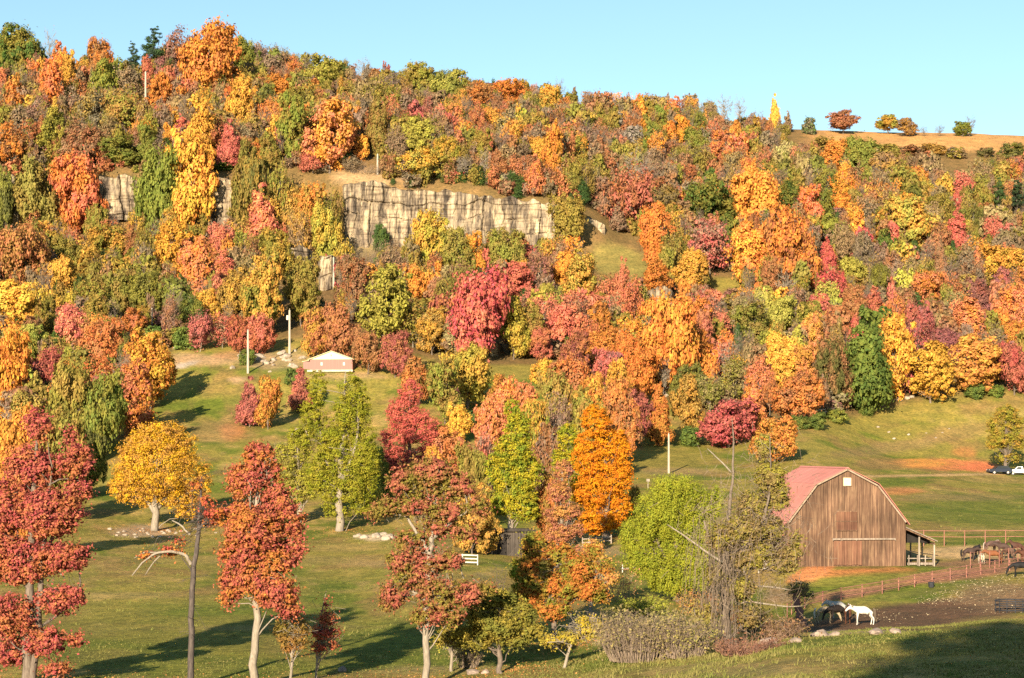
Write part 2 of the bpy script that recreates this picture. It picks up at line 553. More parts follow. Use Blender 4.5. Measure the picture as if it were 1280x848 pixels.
nr, nc = GX.shape
ids = np.arange(nr * nc).reshape(nr, nc)
g = Geo()
g.add(np.stack([GX, GV, GZ], -1).reshape(-1, 3), np.stack([ids[:-1, :-1], ids[:-1, 1:], ids[1:, 1:], ids[1:, :-1]], -1).reshape(-1, 4))
m, nt, out = new_mat('ground')
L = nt.links
av = node(nt, 'ShaderNodeAttribute', attribute_type='GEOMETRY', attribute_name='cover')
tc = node(nt, 'ShaderNodeTexCoord')
nA = node(nt, 'ShaderNodeTexNoise'); nA.inputs['Scale'].default_value = 1.6; nA.inputs['Detail'].default_value = 8; nA.inputs['Roughness'].default_value = 0.75
nB = node(nt, 'ShaderNodeTexNoise'); nB.inputs['Scale'].default_value = 0.35; nB.inputs['Detail'].default_value = 6
L.new(tc.outputs['Object'], nA.inputs['Vector']); L.new(tc.outputs['Object'], nB.inputs['Vector'])
k1 = mixc(nt, 1.0, av.outputs[0], ramp(nt, nA.outputs[0], [(0.3, (0.42, 0.42, 0.40)), (0.5, (1, 1, 1)), (0.7, (1.65, 1.5, 1.35))]), 'MULTIPLY')
k2 = mixc(nt, 1.0, k1, ramp(nt, nB.outputs[0], [(0.3, (0.78, 0.82, 0.8)), (0.7, (1.25, 1.15, 1.1))]), 'MULTIPLY')
p = node(nt, 'ShaderNodeBsdfPrincipled'); p.inputs['Roughness'].default_value = 0.95; p.inputs['Specular IOR Level'].default_value = 0.1
L.new(k2, p.inputs['Base Color'])
bp = node(nt, 'ShaderNodeBump'); bp.inputs['Strength'].default_value = 0.9; bp.inputs['Distance'].default_value = 0.25
L.new(nA.outputs[0], bp.inputs['Height']); L.new(bp.outputs[0], p.inputs['Normal'])
L.new(p.outputs[0], out.inputs[0])
ground = g.build('terrain', m, None, True)
ca = ground.data.color_attributes.new('cover', 'FLOAT_COLOR', 'POINT')
ca.data.foreach_set('color', np.concatenate([np.clip(c, 0, 1), np.ones(c.shape[:2] + (1,))], -1).astype(np.float32).ravel())
tag(ground, kind='structure')

# ------------------------------------------------------------------ rock faces
M_ROCK, nt, out = new_mat('sandstone')
L = nt.links
tc = node(nt, 'ShaderNodeTexCoord')
mp = node(nt, 'ShaderNodeMapping'); mp.inputs['Scale'].default_value = (1, 1, 0.12)
L.new(tc.outputs['Object'], mp.inputs[0])
s1 = node(nt, 'ShaderNodeTexNoise'); s1.inputs['Scale'].default_value = 0.55; s1.inputs['Detail'].default_value = 8; s1.inputs['Roughness'].default_value = 0.7
L.new(mp.outputs[0], s1.inputs['Vector'])
s2 = node(nt, 'ShaderNodeTexNoise'); s2.inputs['Scale'].default_value = 0.25; s2.inputs['Detail'].default_value = 7
L.new(tc.outputs['Object'], s2.inputs['Vector'])
mp2 = node(nt, 'ShaderNodeMapping'); mp2.inputs['Scale'].default_value = (0.12, 0.12, 1.3)
L.new(tc.outputs['Object'], mp2.inputs[0])
s3 = node(nt, 'ShaderNodeTexNoise'); s3.inputs['Scale'].default_value = 1.2; s3.inputs['Detail'].default_value = 5
L.new(mp2.outputs[0], s3.inputs['Vector'])
base = ramp(nt, s1.outputs[0], [(0.38, (0.060, 0.050, 0.042)), (0.47, (0.195, 0.155, 0.113)), (0.55, (0.37, 0.30, 0.205)), (0.72, (0.52, 0.44, 0.315))])
base = mixc(nt, 1.0, base, ramp(nt, s2.outputs[0], [(0.35, (0.68, 0.66, 0.66)), (0.6, (1.15, 1.1, 1.0))]), 'MULTIPLY')
base = mixc(nt, 1.0, base, ramp(nt, s3.outputs[0], [(0.36, (0.62, 0.58, 0.56)), (0.48, (1.05, 1.03, 1.0))]), 'MULTIPLY')
p = node(nt, 'ShaderNodeBsdfPrincipled'); p.inputs['Roughness'].default_value = 0.95; p.inputs['Specular IOR Level'].default_value = 0.1
L.new(base, p.inputs['Base Color'])
bp = node(nt, 'ShaderNodeBump'); bp.inputs['Strength'].default_value = 0.6; bp.inputs['Distance'].default_value = 0.4
L.new(s1.outputs[0], bp.inputs['Height']); L.new(bp.outputs[0], p.inputs['Normal'])
L.new(p.outputs[0], out.inputs[0])


def rock_face(name, prof, Y0, seed, blockw=2.6, depth=1.3):
    """vertical broken rock wall; prof: (photo x, top row, bottom row) along it"""
    prof = np.array(prof, float)
    xs = np.arange(prof[0, 0], prof[-1, 0], .8)
    nz = 76
    top = np.interp(xs, prof[:, 0], prof[:, 1]); bot = np.interp(xs, prof[:, 0], prof[:, 2])
    X = (xs - HX) / F * Y0
    zt = (HY - top) / F * Y0 + (fbm(X / 3, X * 0, seed, 3) - 0.5) * 2.6
    zb = (HY - bot) / F * Y0 - 1.5
    t = np.linspace(0, 1, nz)
    Z = zb[None] + (zt - zb)[None] * t[:, None]
    XX = np.broadcast_to(X[None], Z.shape)
    wx = XX + (fbm(XX / 4, Z / 6, seed + 31, 3) - 0.5) * 3.2
    q = wx / blockw
    cell = np.floor(q); fr = q - cell
    h0 = hash2(cell, cell * 0 + seed, 11); h1 = hash2(np.floor(cell / 3), cell * 0, seed)
    dsp = (h0 - 0.5) * depth * 0.7 + (h1 - 0.5) * depth * 1.0
    dsp -= smooth(0.16, 0.0, np.minimum(fr, 1 - fr)) * 0.4 * (h0 > .45)
    dsp += (fbm(XX / 1.3, Z / 3.0, seed + 1, 4) - 0.5) * 1.5 + (fbm(XX / 7, Z / 9, seed + 2, 2) - 0.5) * 2.0
    bed = Z / 4.2 + 0.9 * fbm(XX / 9, Z * 0, seed + 4, 3)
    fb = bed - np.floor(bed)
    dsp -= smooth(0.07, 0.0, np.minimum(fb, 1 - fb)) * 0.5 * smooth(.35, .6, fbm(XX / 5, np.floor(bed + .5) * 3.7, seed + 6, 2))
    dsp += (hash2(np.floor(bed), cell * 0, seed + 9) - 0.5) * depth * 0.6
    taper = np.minimum(1, np.minimum(xs - prof[0, 0], prof[-1, 0] - xs) / 6.0)
    YY = Y0 - dsp + (Z - zb[None]) * 0.05 + (1 - taper)[None] * 6
    lay = [np.stack([XX, YY, Z], -1)]
    for k, (dy, dz) in enumerate(((1.2, 0.25), (4, 0.2), (12, -1.8))):
        lay.append(np.stack([X, YY[-1] + dy, zt + dz], -1)[None])
    P = np.concatenate(lay, 0)
    idr = np.arange(P.shape[0] * P.shape[1]).reshape(P.shape[:2])
    g = Geo()
    g.add(P.reshape(-1, 3), np.stack([idr[:-1, :-1], idr[:-1, 1:], idr[1:, 1:], idr[1:, :-1]], -1).reshape(-1, 4))
    return g.build(name, M_ROCK)


tag(rock_face('cliff', [(424, 232, 300), (440, 228, 303), (480, 231, 306), (540, 238, 309), (600, 243, 312), (645, 248, 314), (676, 253, 318), (690, 252, 314), (700, 256, 312)], 535.0, 3), 'long pale sandstone cliff with dark streaks across the wooded hill', 'cliff')
tag(rock_face('cliff', [(-45, 214, 280), (0, 216, 284), (30, 222, 290)], 534.0, 8), 'pale rock face partly hidden at the far left end of the cliff line', 'cliff', 'low rock faces along the hill')
tag(rock_face('cliff', [(118, 218, 272), (150, 219, 268), (178, 224, 270)], 534.5, 15), 'tan rock face between the orange-red tree and the round olive tree', 'cliff', 'low rock faces along the hill')
tag(rock_face('cliff', [(254, 226, 284), (272, 226, 284), (296, 230, 286)], 534.5, 21), 'small pale rock face just beside the glowing golden tree', 'cliff', 'low rock faces along the hill')
tag(rock_face('cliff', [(722, 276, 306), (738, 272, 306), (762, 284, 314)], 541.0, 27, 1.8, 0.9), 'broken pale ledge past the right end of the long cliff', 'cliff', 'low rock faces along the hill')
tag(rock_face('cliff', [(394, 318, 366), (402, 318, 366), (420, 322, 368)], 486.0, 31, 1.6, 0.7), 'squat pale outcrop beside the lone pole below the cliff', 'cliff', 'low rock faces along the hill')
tag(rock_face('cliff', [(354, 306, 330), (372, 305, 332), (390, 312, 338)], 500.0, 35, 1.8, 0.7), 'low pale ledge uphill from the lone pole below the cliff', 'cliff', 'low rock faces along the hill')
tag(rock_face('cliff', [(606, 426, 450), (616, 424, 450), (628, 428, 450)], 428.0, 41, 1.4, 0.6), 'little grey rock wall under the crimson tree', 'cliff', 'low rock faces along the hill')
tag(rock_face('cliff', [(806, 364, 388), (822, 360, 388), (846, 366, 390)], 490.0, 45, 1.6, 0.7), 'pale outcrop below the steep grassy slope', 'cliff', 'low rock faces along the hill')

# ------------------------------------------------------------------ tree prototypes (unit size: 1 wide, 1 high), trunk and crown apart
def sph(n, r=rng):
    v = r.normal(size=(n, 3))
    return v / np.linalg.norm(v, axis=1, keepdims=True)


def clumps_in(lobes, n, r, lo=0.55):
    """clump centres in the outer part of a set of ellipsoids (x,y,z,rx,ry,rz); returns centres, clump radii, outward directions"""
    lobes = np.asarray(lobes, float)
    w = (lobes[:, 3] * lobes[:, 4] * lobes[:, 5]) ** (2 / 3)
    k = r.choice(len(lobes), n, p=w / w.sum())
    d = sph(n, r)
    rad = r.uniform(lo, 1.0, n) ** 0.7
    c = lobes[k, :3] + d * lobes[k, 3:] * rad[:, None]
    cr = (lobes[k, 3] * lobes[k, 4] * lobes[k, 5]) ** (1 / 3)
    return c, cr, d


def crown_geo(g, lobes, n_cl, n_leaf, leaf, r, crs=0.36, flat=0.75, asp=0.6, lo=0.5, droop=0.0):
    c, cr, d = clumps_in(lobes, n_cl, r, lo)
    cr = cr * crs * r.uniform(0.6, 1.35, n_cl)
    m = int(n_leaf)
    dirs = sph(n_cl * m, r).reshape(n_cl, m, 3)
    rr = r.uniform(0.25, 1.0, (n_cl, m, 1)) ** 0.6
    rr = np.where(r.uniform(size=rr.shape) < .28, rr * r.uniform(1, 2.1, rr.shape), rr)
    off = dirs * rr * cr[:, None, None]
    off[..., 2] *= flat
    if droop:
        off[..., 2] -= droop * cr[:, None] * r.uniform(0, 1, (n_cl, m)) ** 2
    P = c[:, None] + off
    nrm = dirs * 0.9 + d[:, None] * 0.6 + np.array([0, 0, 0.35]) + r.normal(size=dirs.shape) * 0.45
    if droop:
        nrm[..., 2] *= 0.3
    g.leaves(P.reshape(-1, 3), nrm.reshape(-1, 3), leaf, asp, r)
    return c


def limbs(g, axis, targets, r0, r, sides=3, jig=0.04):
    """curved limbs from the trunk axis (k,3) to the targets"""
    axis = np.asarray(axis, float)
    for t in targets:
        below = axis[axis[:, 2] < t[2] - 0.02]
        if len(below) == 0:
            a = axis[0]
        else:
            a = below[-1] if r.uniform() < 0.35 else below[r.integers(max(0, len(below) - 3), len(below))]
        s = np.linspace(0, 1, 4)[:, None]
        ln = np.linalg.norm(t - a)
        bow = np.array([0, 0, 0.12 * ln])
        pts = a * (1 - s) + t * s + np.sin(s * math.pi) * bow * r.uniform(-0.3, 1) + r.normal(size=(4, 3)) * jig * ln * np.array([0, 1, 1, 0.3])[:, None]
        g.tube(pts, r0 * np.array([1, 0.7, 0.45, 0.15]), sides, False)


def proto(kind, i):
    r = np.random.default_rng(1000 + 37 * i + sum(map(ord, kind)))
    tg, cg = Geo(), Geo()
    if kind == 'O':     # oval maple
        core = [(0, 0, .56, .30, .30, .38)]
        lob = [(math.cos(a) * .22 + r.normal() * .03, math.sin(a) * .22, z, .22, .22, .17) for a, z in zip(r.uniform(0, 6.3, 9), np.linspace(.28, .84, 9))]
        cg_l, z0, ncl, nl, lf = core + lob + [(r.normal() * .04, 0, .88, .13, .13, .13)], .14, 190, 64, .021
    elif kind == 'R':   # round, broad
        core = [(0, 0, .56, .36, .36, .34)]
        lob = [(math.cos(a) * .27, math.sin(a) * .27, r.uniform(.36, .78), .22, .22, .19) for a in r.uniform(0, 6.3, 10)]
        cg_l, z0, ncl, nl, lf = core + lob, .15, 210, 64, .021
    elif kind == 'D':   # flat-bottomed dome on a trunk
        core = [(0, 0, .55, .38, .38, .25)]
        lob = [(math.cos(a) * .3, math.sin(a) * .3, r.uniform(.42, .7), .19, .19, .16) for a in r.uniform(0, 6.3, 9)] + [(0, 0, .8, .22, .22, .17)]
        cg_l, z0, ncl, nl, lf = core + lob, .28, 170, 60, .023
    elif kind == 'C':   # tall column
        core = [(0, 0, .5, .30, .30, .44)]
        lob = [(math.cos(a) * .2, math.sin(a) * .2, z, .24 * (1.15 - z * .6), .24 * (1.15 - z * .6), .12) for a, z in zip(r.uniform(0, 6.3, 9), np.linspace(.2, .9, 9))]
        cg_l, z0, ncl, nl, lf = core + lob, .08, 190, 62, .021
    elif kind == 'T':   # tapering, pointed top
        lob = [(r.normal() * .03, r.normal() * .03, z, .43 * (1.03 - z) ** .75, .43 * (1.03 - z) ** .75, .12) for z in np.linspace(.2, .93, 9)]
        cg_l, z0, ncl, nl, lf = lob, .1, 190, 60, .021
    elif kind == 'S':   # thin, half bare
        core = [(0, 0, .6, .34, .34, .34)]
        lob = [(math.cos(a) * .25, math.sin(a) * .25, r.uniform(.4, .85), .17, .17, .15) for a in r.uniform(0, 6.3, 8)]
        cg_l, z0, ncl, nl, lf = core + lob, .2, 190, 26, .019
    elif kind == 'B':   # bare
        core = [(0, 0, .66, .36, .36, .34)]
        cg_l, z0, ncl, nl, lf = core, .3, 80, 2, .018
    elif kind == 'E':   # cedar
        lob = [(0, 0, z, .46 * (1.04 - z) ** .6, .46 * (1.04 - z) ** .6, .14) for z in np.linspace(.12, .92, 9)]
        cg_l, z0, ncl, nl, lf = lob, .01, 180, 60, .021
    elif kind == 'P':   # pine with gaps between tiers
        lob = [(math.cos(a) * .24 * (1.1 - z), math.sin(a) * .24 * (1.1 - z), z, .26 * (1.25 - z), .26 * (1.25 - z), .06) for a, z in zip(r.uniform(0, 6.3, 14), np.linspace(.34, .97, 14))]
        cg_l, z0, ncl, nl, lf = lob, .3, 120, 60, .019
    else:               # U bush
        lob = [(0, 0, .45, .38, .38, .42)] + [(math.cos(a) * .25, math.sin(a) * .25, r.uniform(.3, .7), .22, .22, .24) for a in r.uniform(0, 6.3, 8)]
        cg_l, z0, ncl, nl, lf = lob, .0, 120, 55, .030
    crs = {'S': .36, 'B': .3, 'P': .5, 'E': .42, 'T': .4, 'C': .36}.get(kind, .32)
    c = crown_geo(cg, cg_l, ncl, nl, lf, r, crs, {'P': .4}.get(kind, .75), {'P': .35, 'E': .4}.get(kind, .62), .5 if kind != 'S' else .3)
    v, f = cg.arrays()
    lo, hi = np.percentile(v, 1.5, axis=0), np.percentile(v, 98.5, axis=0)
    ctr = (lo + hi) / 2
    k = np.array([1 / (hi[0] - lo[0]), 1 / (hi[1] - lo[1]), (1 - z0) / (hi[2] - lo[2])])
    fit = lambda q: (q - np.array([ctr[0], ctr[1], hi[2]])) * k + np.array([0, 0, 1.0])
    g2 = Geo(); g2.add(fit(v), f)
    crown = g2.mesh('crown', M_LEAF)
    c = fit(c)
    bx, by = r.normal() * .03, r.normal() * .03
    top = {'S': .9, 'B': .95, 'P': .97}.get(kind, .8)
    z = np.linspace(-.05, top, 7)
    axis = np.stack([bx * np.sin(z * 4), by * np.sin(z * 3 + 1) - by * .8, z], 1)
    if kind != 'U':
        rt = {'B': .016, 'S': .017}.get(kind, .022)
        tg.tube(axis, rt * np.array([1.25, 1, .85, .7, .55, .35, .12]), 6)
        if kind in 'SB':
            limbs(tg, axis[2:], c[:80], .0075, r)
            if kind == 'B':
                tw = np.repeat(c[:80], 5, 0)
                for q in tw:
                    d = sph(1, r)[0] * np.array([1, 1, .6]) * .09 + np.array([q[0] * .12, q[1] * .12, .05])
                    tg.tube(np.stack([q - d * .3, q + d * .4 + r.normal(size=3) * .01, q + d]), [.0028, .002, .0006], 3, False)
        else:
            limbs(tg, axis[1:], c[:26], .009, r)
    else:
        for _ in range(5):
            a = r.uniform(0, 6.3)
            tg.tube([[0, 0, -.05], [math.cos(a) * .1, math.sin(a) * .1, .3], [math.cos(a) * .22, math.sin(a) * .22, .6]], [.02, .015, .005], 4)
    trunk = tg.mesh('trunk', {'B': M_BARK_PALE, 'S': M_BARK_PALE}.get(kind, M_BARK))
    return trunk, crown


PROTO = {k: [proto(k, i) for i in range(n)] for k, n in dict(O=5, R=5, D=3, C=4, T=3, S=5, B=3, E=3, P=3, U=4).items()}

HUE = {
    'pumpkin orange': (0.7, 0.225, 0.016), 'golden orange': (0.78, 0.35, 0.016), 'golden yellow': (.74, .430, .030), 'amber': (0.6, 0.3, 0.026),
    'rust orange': (0.58, 0.195, 0.028), 'rusty brown': (0.38, 0.165, 0.058), 'russet': (0.43, 0.15, 0.045), 'dull brown': (0.285, 0.175, 0.08), 'grey brown': (0.265, 0.18, 0.11),
    'crimson': (.55, .085, .070), 'scarlet': (.64, .150, .085), 'salmon': (0.65, 0.205, 0.08), 'rose': (0.55, 0.14, 0.09), 'maroon': (0.33, 0.095, 0.065),
    'plum': (0.32, 0.125, 0.095), 'olive green': (0.255, 0.225, 0.026), 'deep green': (.095, .150, .024), 'green': (.190, .230, .028), 'yellow green': (.400, .350, .035),
    'lime green': (.46, .42, .05), 'bronze': (0.35, 0.22, 0.036), 'tan': (0.35, 0.26, 0.09), 'dark cedar green': (.060, .105, .028), 'blue green': (.050, .085, .050),
    'dark olive': (.130, .125, .028), 'bare grey': (.26, .20, .15),
}
for _k, _c in list(HUE.items()):
    _g = (_c[0] * .35 + _c[1] * .5 + _c[2] * .15)
    HUE[_k] = tuple(v * .88 + _g * .10 + .003 for v in _c)
SHORT = dict(po='pumpkin orange', go='golden orange', gy='golden yellow', am='amber', ro='rust orange', rb='rusty brown', ru='russet', br='dull brown', gb='grey brown',
             cr='crimson', sc='scarlet', sa='salmon', rs='rose', ma='maroon', pl='plum', ol='olive green', dg='deep green', gr='green', yg='yellow green', li='lime green', bz='bronze',
             ta='tan', ce='dark cedar green', bg='blue green', do='dark olive', ba='bare grey')

# trees on the hill one can tell apart: kind, photo x, top row, foot row, width, main colour, second colour
HILL = '''
R 29 34 98 50 ol dg;R 3 52 100 26 dg ol;B 62 36 80 18 gb gb;T 73 54 110 18 sa po;C 66 74 150 28 po sa;O 78 66 120 26 gy am;R 127 50 108 32 rb po;R 133 78 134 42 yg gr
P 166 54 100 16 bg ce;P 193 36 98 27 bg ce;S 222 38 98 36 pl gb;C 184 72 112 14 sa sc;R 262 31 132 68 ro po;S 160 84 134 40 gb br;O 200 92 150 32 po ro;S 118 112 178 46 bz gb;S 152 112 176 46 bz ol
O 68 136 200 36 ol yg;S 17 160 214 38 po rb;O 150 172 224 46 ol gr;R 197 188 288 50 ol gr;C 253 136 205 30 go am;O 240 168 289 50 go gy;T 286 152 212 26 rs sc;O 298 98 176 34 go am
C 366 112 202 34 gr bz;O 412 128 234 60 go sa;T 391 176 236 28 rs sc;R 96 198 296 54 po sc;O 45 202 284 46 ol bz;T 325 234 322 42 rs sa;O 308 178 262 34 bz ol;U 279 208 231 24 dg gr
R 308 50 98 32 gr ol;R 404 74 122 46 ol yg;O 350 94 130 28 po ro;R 407 260 334 36 yg gy;O 5 214 264 26 do ol
O 523 147 205 36 yg ol;R 526 186 252 54 yg go;R 557 88 132 42 yg ol;R 526 82 128 40 ol bz;C 472 124 198 24 bz ol;S 600 102 142 38 ro rb;R 640 102 140 42 ro po;O 685 106 152 30 am yg
E 597 208 250 24 dg ce;E 640 214 255 26 ce dg;E 656 218 254 24 dg ce;E 690 230 258 28 dg ce;E 726 224 256 22 ce dg;U 570 220 243 24 sc rs;R 673 172 206 24 gy go;C 692 158 232 24 go po;T 670 196 246 24 sa po
B 797 186 258 36 ba ba;S 788 212 290 52 ru rs;S 533 122 154 16 rs pl;R 612 134 166 24 am po;S 597 128 172 22 sa ru;O 818 256 336 34 po ro;O 710 246 320 40 ol bz;R 540 266 346 44 yg am
T 968 120 170 14 gy gy;D 1054 139 168 36 rb ru;D 1110 144 168 32 yg am;O 1134 148 171 22 br go;R 1203 153 171 20 gr ol;B 1212 144 171 16 gb gb;B 1155 158 171 10 gb gb;B 1174 156 171 14 gb gb;U 1012 148 168 16 dg gb
R 946 218 294 54 go po;R 888 230 298 58 ol dg;R 982 227 272 34 ol dg;O 1014 233 280 28 sa po;O 940 280 364 46 po go;R 987 263 368 58 ru po;T 1033 300 345 22 cr rs;R 1137 248 318 60 am yg;T 1197 264 320 30 sc rs
O 1042 176 222 38 po ro;R 1072 172 230 42 ol gr;R 872 160 198 32 gr ol;O 896 163 204 26 sa po;C 853 145 188 20 go po;R 1254 310 358 52 go am;P 1248 222 272 22 ce dg;P 1272 226 272 24 bg ce
R 1067 322 356 32 li yg;O 862 314 370 38 am go;R 1033 270 302 26 yg ol;O 1050 244 272 24 po go;S 887 274 345 52 rs gb
R 31 288 374 58 ru bz;R 78 324 374 36 gy am;R 85 298 350 40 ol bz;R 137 284 334 46 am ol;O 212 278 354 40 go am;O 245 298 384 40 sa po;T 279 314 360 34 rs sa;O 326 322 424 46 am ol;O 294 338 404 38 bz am
R 260 362 406 28 gy go;R 150 342 400 44 ol bz;R 186 340 400 46 ol do;O 17 352 426 48 go gy;R 36 408 462 42 li gr;R 8 418 535 54 po go;R 65 438 492 36 ma rs;R 127 402 472 54 ro ru;R 92 383 440 42 rs sa
O 165 386 428 30 po sa;O 188 416 512 54 po go;C 166 454 548 44 sa po;S 250 393 440 32 rs pl;R 300 396 442 30 rs ru;R 325 396 444 34 ru rs;S 278 394 436 28 rs br;U 191 407 424 20 dg gr;U 232 410 436 32 dg gr;U 222 410 432 22 yg ol;U 309 437 456 19 gr dg;U 365 461 481 16 dg gr
R 98 458 576 62 ol bz;R 128 470 578 52 ol gr;T 312 474 534 30 ma rs;O 335 472 537 30 ro am;R 397 390 448 38 ru am;R 424 384 452 42 rb ru;T 376 462 516 28 ma rs;O 376 322 408 40 bz ol;T 408 320 350 14 rs cr
O 480 336 430 58 yg ol;R 515 336 382 32 po am;R 598 342 452 68 cr sc;O 643 328 386 40 sc rs;O 642 372 450 36 yg gy;R 632 288 352 46 ol bz;O 594 292 350 24 po go;R 572 286 350 40 bz ol;C 724 314 392 42 am yg;O 705 316 366 26 go po
T 779 326 408 26 sa rs;S 790 350 410 30 sa ru;O 822 326 374 32 po ro;R 838 376 492 62 po go;R 705 384 442 42 sa sc;R 676 412 452 28 sa rs;R 718 416 470 34 ma ru;R 755 412 464 48 po ro;R 763 438 488 40 rs pl
D 682 451 490 34 go gy;R 494 416 472 36 ma ru;R 460 414 468 38 rb ru;O 540 386 444 38 am bz;R 585 436 512 62 yg am;O 520 448 508 34 ro rb;O 563 482 526 30 ma pl;O 575 506 556 28 gy go;U 595 514 539 27 dg ce;O 632 476 560 34 sa po;O 654 480 560 30 ro sa
R 714 452 512 48 ro rb;T 745 472 545 32 po sa;O 795 488 558 36 ma rs;T 823 482 558 30 ro am;O 441 322 392 38 ru br;R 476 282 302 17 ce dg
T 1083 390 518 56 gr dg;R 1043 430 512 42 do rb;O 1115 398 502 46 go am;O 1163 428 504 54 go am;R 1268 430 494 40 rs cr;O 1220 420 496 54 ro am;R 1185 412 458 38 pl ma;S 1147 402 456 40 rs pl;T 1213 374 432 50 sa po
O 978 430 496 38 gy go;O 1008 432 496 34 am sa;S 917 452 508 44 ta ol;R 998 468 526 58 ro rb;T 940 474 545 34 sa ro;R 910 502 560 66 rs cr;C 882 386 462 24 sa rs;R 975 372 418 38 li yg;O 942 380 434 42 ol bz;R 862 406 478 44 ro po
O 860 470 554 38 bz am;U 862 534 558 22 dg gr;U 1000 520 536 26 gr dg;U 1021 516 537 22 dg gr;U 1047 512 529 24 gr yg;U 1083 498 520 16 dg gr;U 1218 480 499 22 dg gr;U 1245 482 497 18 gr dg
T 1093 360 402 26 rs sa;R 1065 358 404 32 ru rb;R 1160 342 386 44 sa po;R 1223 350 394 34 pl ma;R 1100 332 372 24 ol do;R 1265 402 438 30 ro am;R 968 524 580 52 ro am;S 338 246 312 34 am bz;R 362 236 300 36 bz am;O 388 232 296 34 po bz;S 350 205 262 30 bz ol;R 345 288 350 40 ol am;O 556 452 530 42 bz yg;O 615 498 585 40 sa ro;O 692 466 562 38 bz ol;S 700 500 594 34 gb br;O 722 488 584 42 ol am;R 736 500 604 42 bz ol;O 776 476 578 40 ro rb;R 800 440 506 44 po ro;O 776 452 530 30 am go;R 662 505 610 46 am ol;O 682 530 646 38 rb gb;S 606 545 640 34 gb rs;O 560 535 625 48 ro sa;O 590 610 694 44 am bz;O 606 640 694 30 bz am;O 22 560 700 60 po ro;R 72 515 648 62 bz ol;R 20 515 640 54 am po;R 112 540 620 40 do ol;O 470 560 640 40 gr ol;R 590 560 660 40 ol bz;O 685 590 690 34 ro bz;R 745 470 560 36 ro am;O 625 470 540 34 ro am;S 530 600 664 30 br gb;R 770 500 570 34 bz am;O 540 560 650 34 go am;R 790 610 664 20 ol bz;T 468 560 645 30 gr li;U 492 218 240 26 br bz;S 508 200 241 22 gb br;E 556 214 243 20 dg ce;S 580 196 245 22 ba gb;U 612 224 247 22 dg ce;S 622 190 248 22 rb ru;E 628 220 249 18 ce dg;B 606 185 247 16 ba gb;E 668 224 252 24 dg ce;S 680 205 252 24 br rb;U 700 236 256 24 bz ol;S 712 215 258 24 ol bz;S 655 195 250 22 ru sa;S 540 205 242 20 br bz;U 575 228 246 20 ce dg;S 440 196 228 24 br gb;S 414 240 300 26 ol bz;U 640 232 250 20 br ol;U 1030 172 187 26 bz ol;U 1060 181 194 24 br gb;U 1085 177 192 30 gr bz;U 1110 181 194 26 ol bz;U 1140 183 196 30 rb br;U 1168 180 194 30 bz am;U 1195 186 198 24 br gb;U 1232 185 196 20 do br;U 1266 180 200 30 do ol;B 300 50 95 18 gb gb;B 385 66 105 16 gb gb;B 455 72 112 18 gb gb;B 700 98 132 14 gb gb;B 905 119 158 20 gb gb;B 925 121 160 16 gb gb;T 985 140 166 10 gb br;S 376 268 330 30 br am;R 320 196 258 34 bz do;S 232 300 352 34 br gb
'''
# ------------------------------------------------------------------ all hill trees, in one list
trees = []       # dicts: kind, X, Y, z, w, h, c1, c2, name, px box
for ln in HILL.replace('\n', ';').split(';'):
    if not ln.strip():
        continue
    k, x, t, b, w, c1, c2 = ln.split()
    x, t, b, w = float(x), float(t), float(b), float(w)
    p = at(x, b)
    foot = HY - F * p[2] / p[1]
    s = F / p[1]
    trees.append(dict(kind=k, X=p[0], Y=p[1], z=p[2], w=w / s * 1.0, h=max((foot - t) / s, 2.0), c1=SHORT[c1], c2=SHORT[c2], hand=True))

# open places that must stay open: (x0, y0, x1, y1) in the photo, seen from here: rock, clearings, field, poles
OPEN = [(424, 238, 540, 300), (540, 249, 700, 300), (0, 222, 24, 284), (128, 222, 168, 255), (262, 230, 292, 268), (205, 436, 440, 560), (270, 480, 470, 640), (605, 425, 630, 448), (598, 455, 670, 475), (735, 304, 812, 345),
        (890, 345, 925, 362), (785, 556, 900, 620), (362, 304, 420, 362), (730, 272, 764, 300), (812, 362, 846, 384), (385, 434, 470, 468), (350, 350, 395, 410), (440, 312, 465, 334), (464, 194, 479, 228), (176, 92, 189, 128),
        (428, 205, 470, 226), (1000, 164, 1280, 175), (1040, 184, 1060, 196), (1205, 186, 1280, 196), (1180, 198, 1215, 214), (985, 168, 1040, 180)]
WOOD_EDGE = ([-60, 120, 180, 230, 320, 430, 520, 640, 760, 900, 1000, 1130, 1280, 1400], [335, 345, 400, 436, 436, 430, 425, 420, 425, 408, 392, 428, 441, 441])
SKYLINE = ([-50, 0, 60, 110, 165, 190, 262, 330, 404, 470, 560, 640, 740, 850, 930, 985, 1030], [50, 48, 62, 76, 82, 66, 46, 62, 76, 86, 98, 106, 120, 126, 136, 156, 163])
fill = []
cell = {}
rf = np.random.default_rng(99)
hx = np.array([t['X'] for t in trees]); hy = np.array([t['Y'] for t in trees])
FILLPAL = [('rusty brown', 'dull brown'), ('dull brown', 'grey brown'), ('grey brown', 'rusty brown'), ('russet', 'rust orange'), ('olive green', 'bronze'), ('bronze', 'olive green'), ('amber', 'olive green'),
           ('rust orange', 'amber'), ('salmon', 'russet'), ('plum', 'rusty brown'), ('rose', 'russet'), ('yellow green', 'olive green'), ('golden orange', 'rust orange'), ('olive green', 'dark olive'), ('deep green', 'olive green')]
FILLPAL += [('tan', 'dull brown'), ('grey brown', 'rose'), ('dull brown', 'salmon')]
FW = np.array([4, 4, 3, 2, 6, 7, 7, 5, 2.4, .6, 1.0, 3.6, 4.0, 3.2, 1.8, 4, 1.4, 2.4]); FW /= FW.sum()


MUTED = [('rusty brown', 'dull brown'), ('dull brown', 'grey brown'), ('grey brown', 'rusty brown'), ('bronze', 'olive green'), ('tan', 'dull brown'), ('olive green', 'bronze'), ('russet', 'rusty brown'), ('dull brown', 'bronze')]


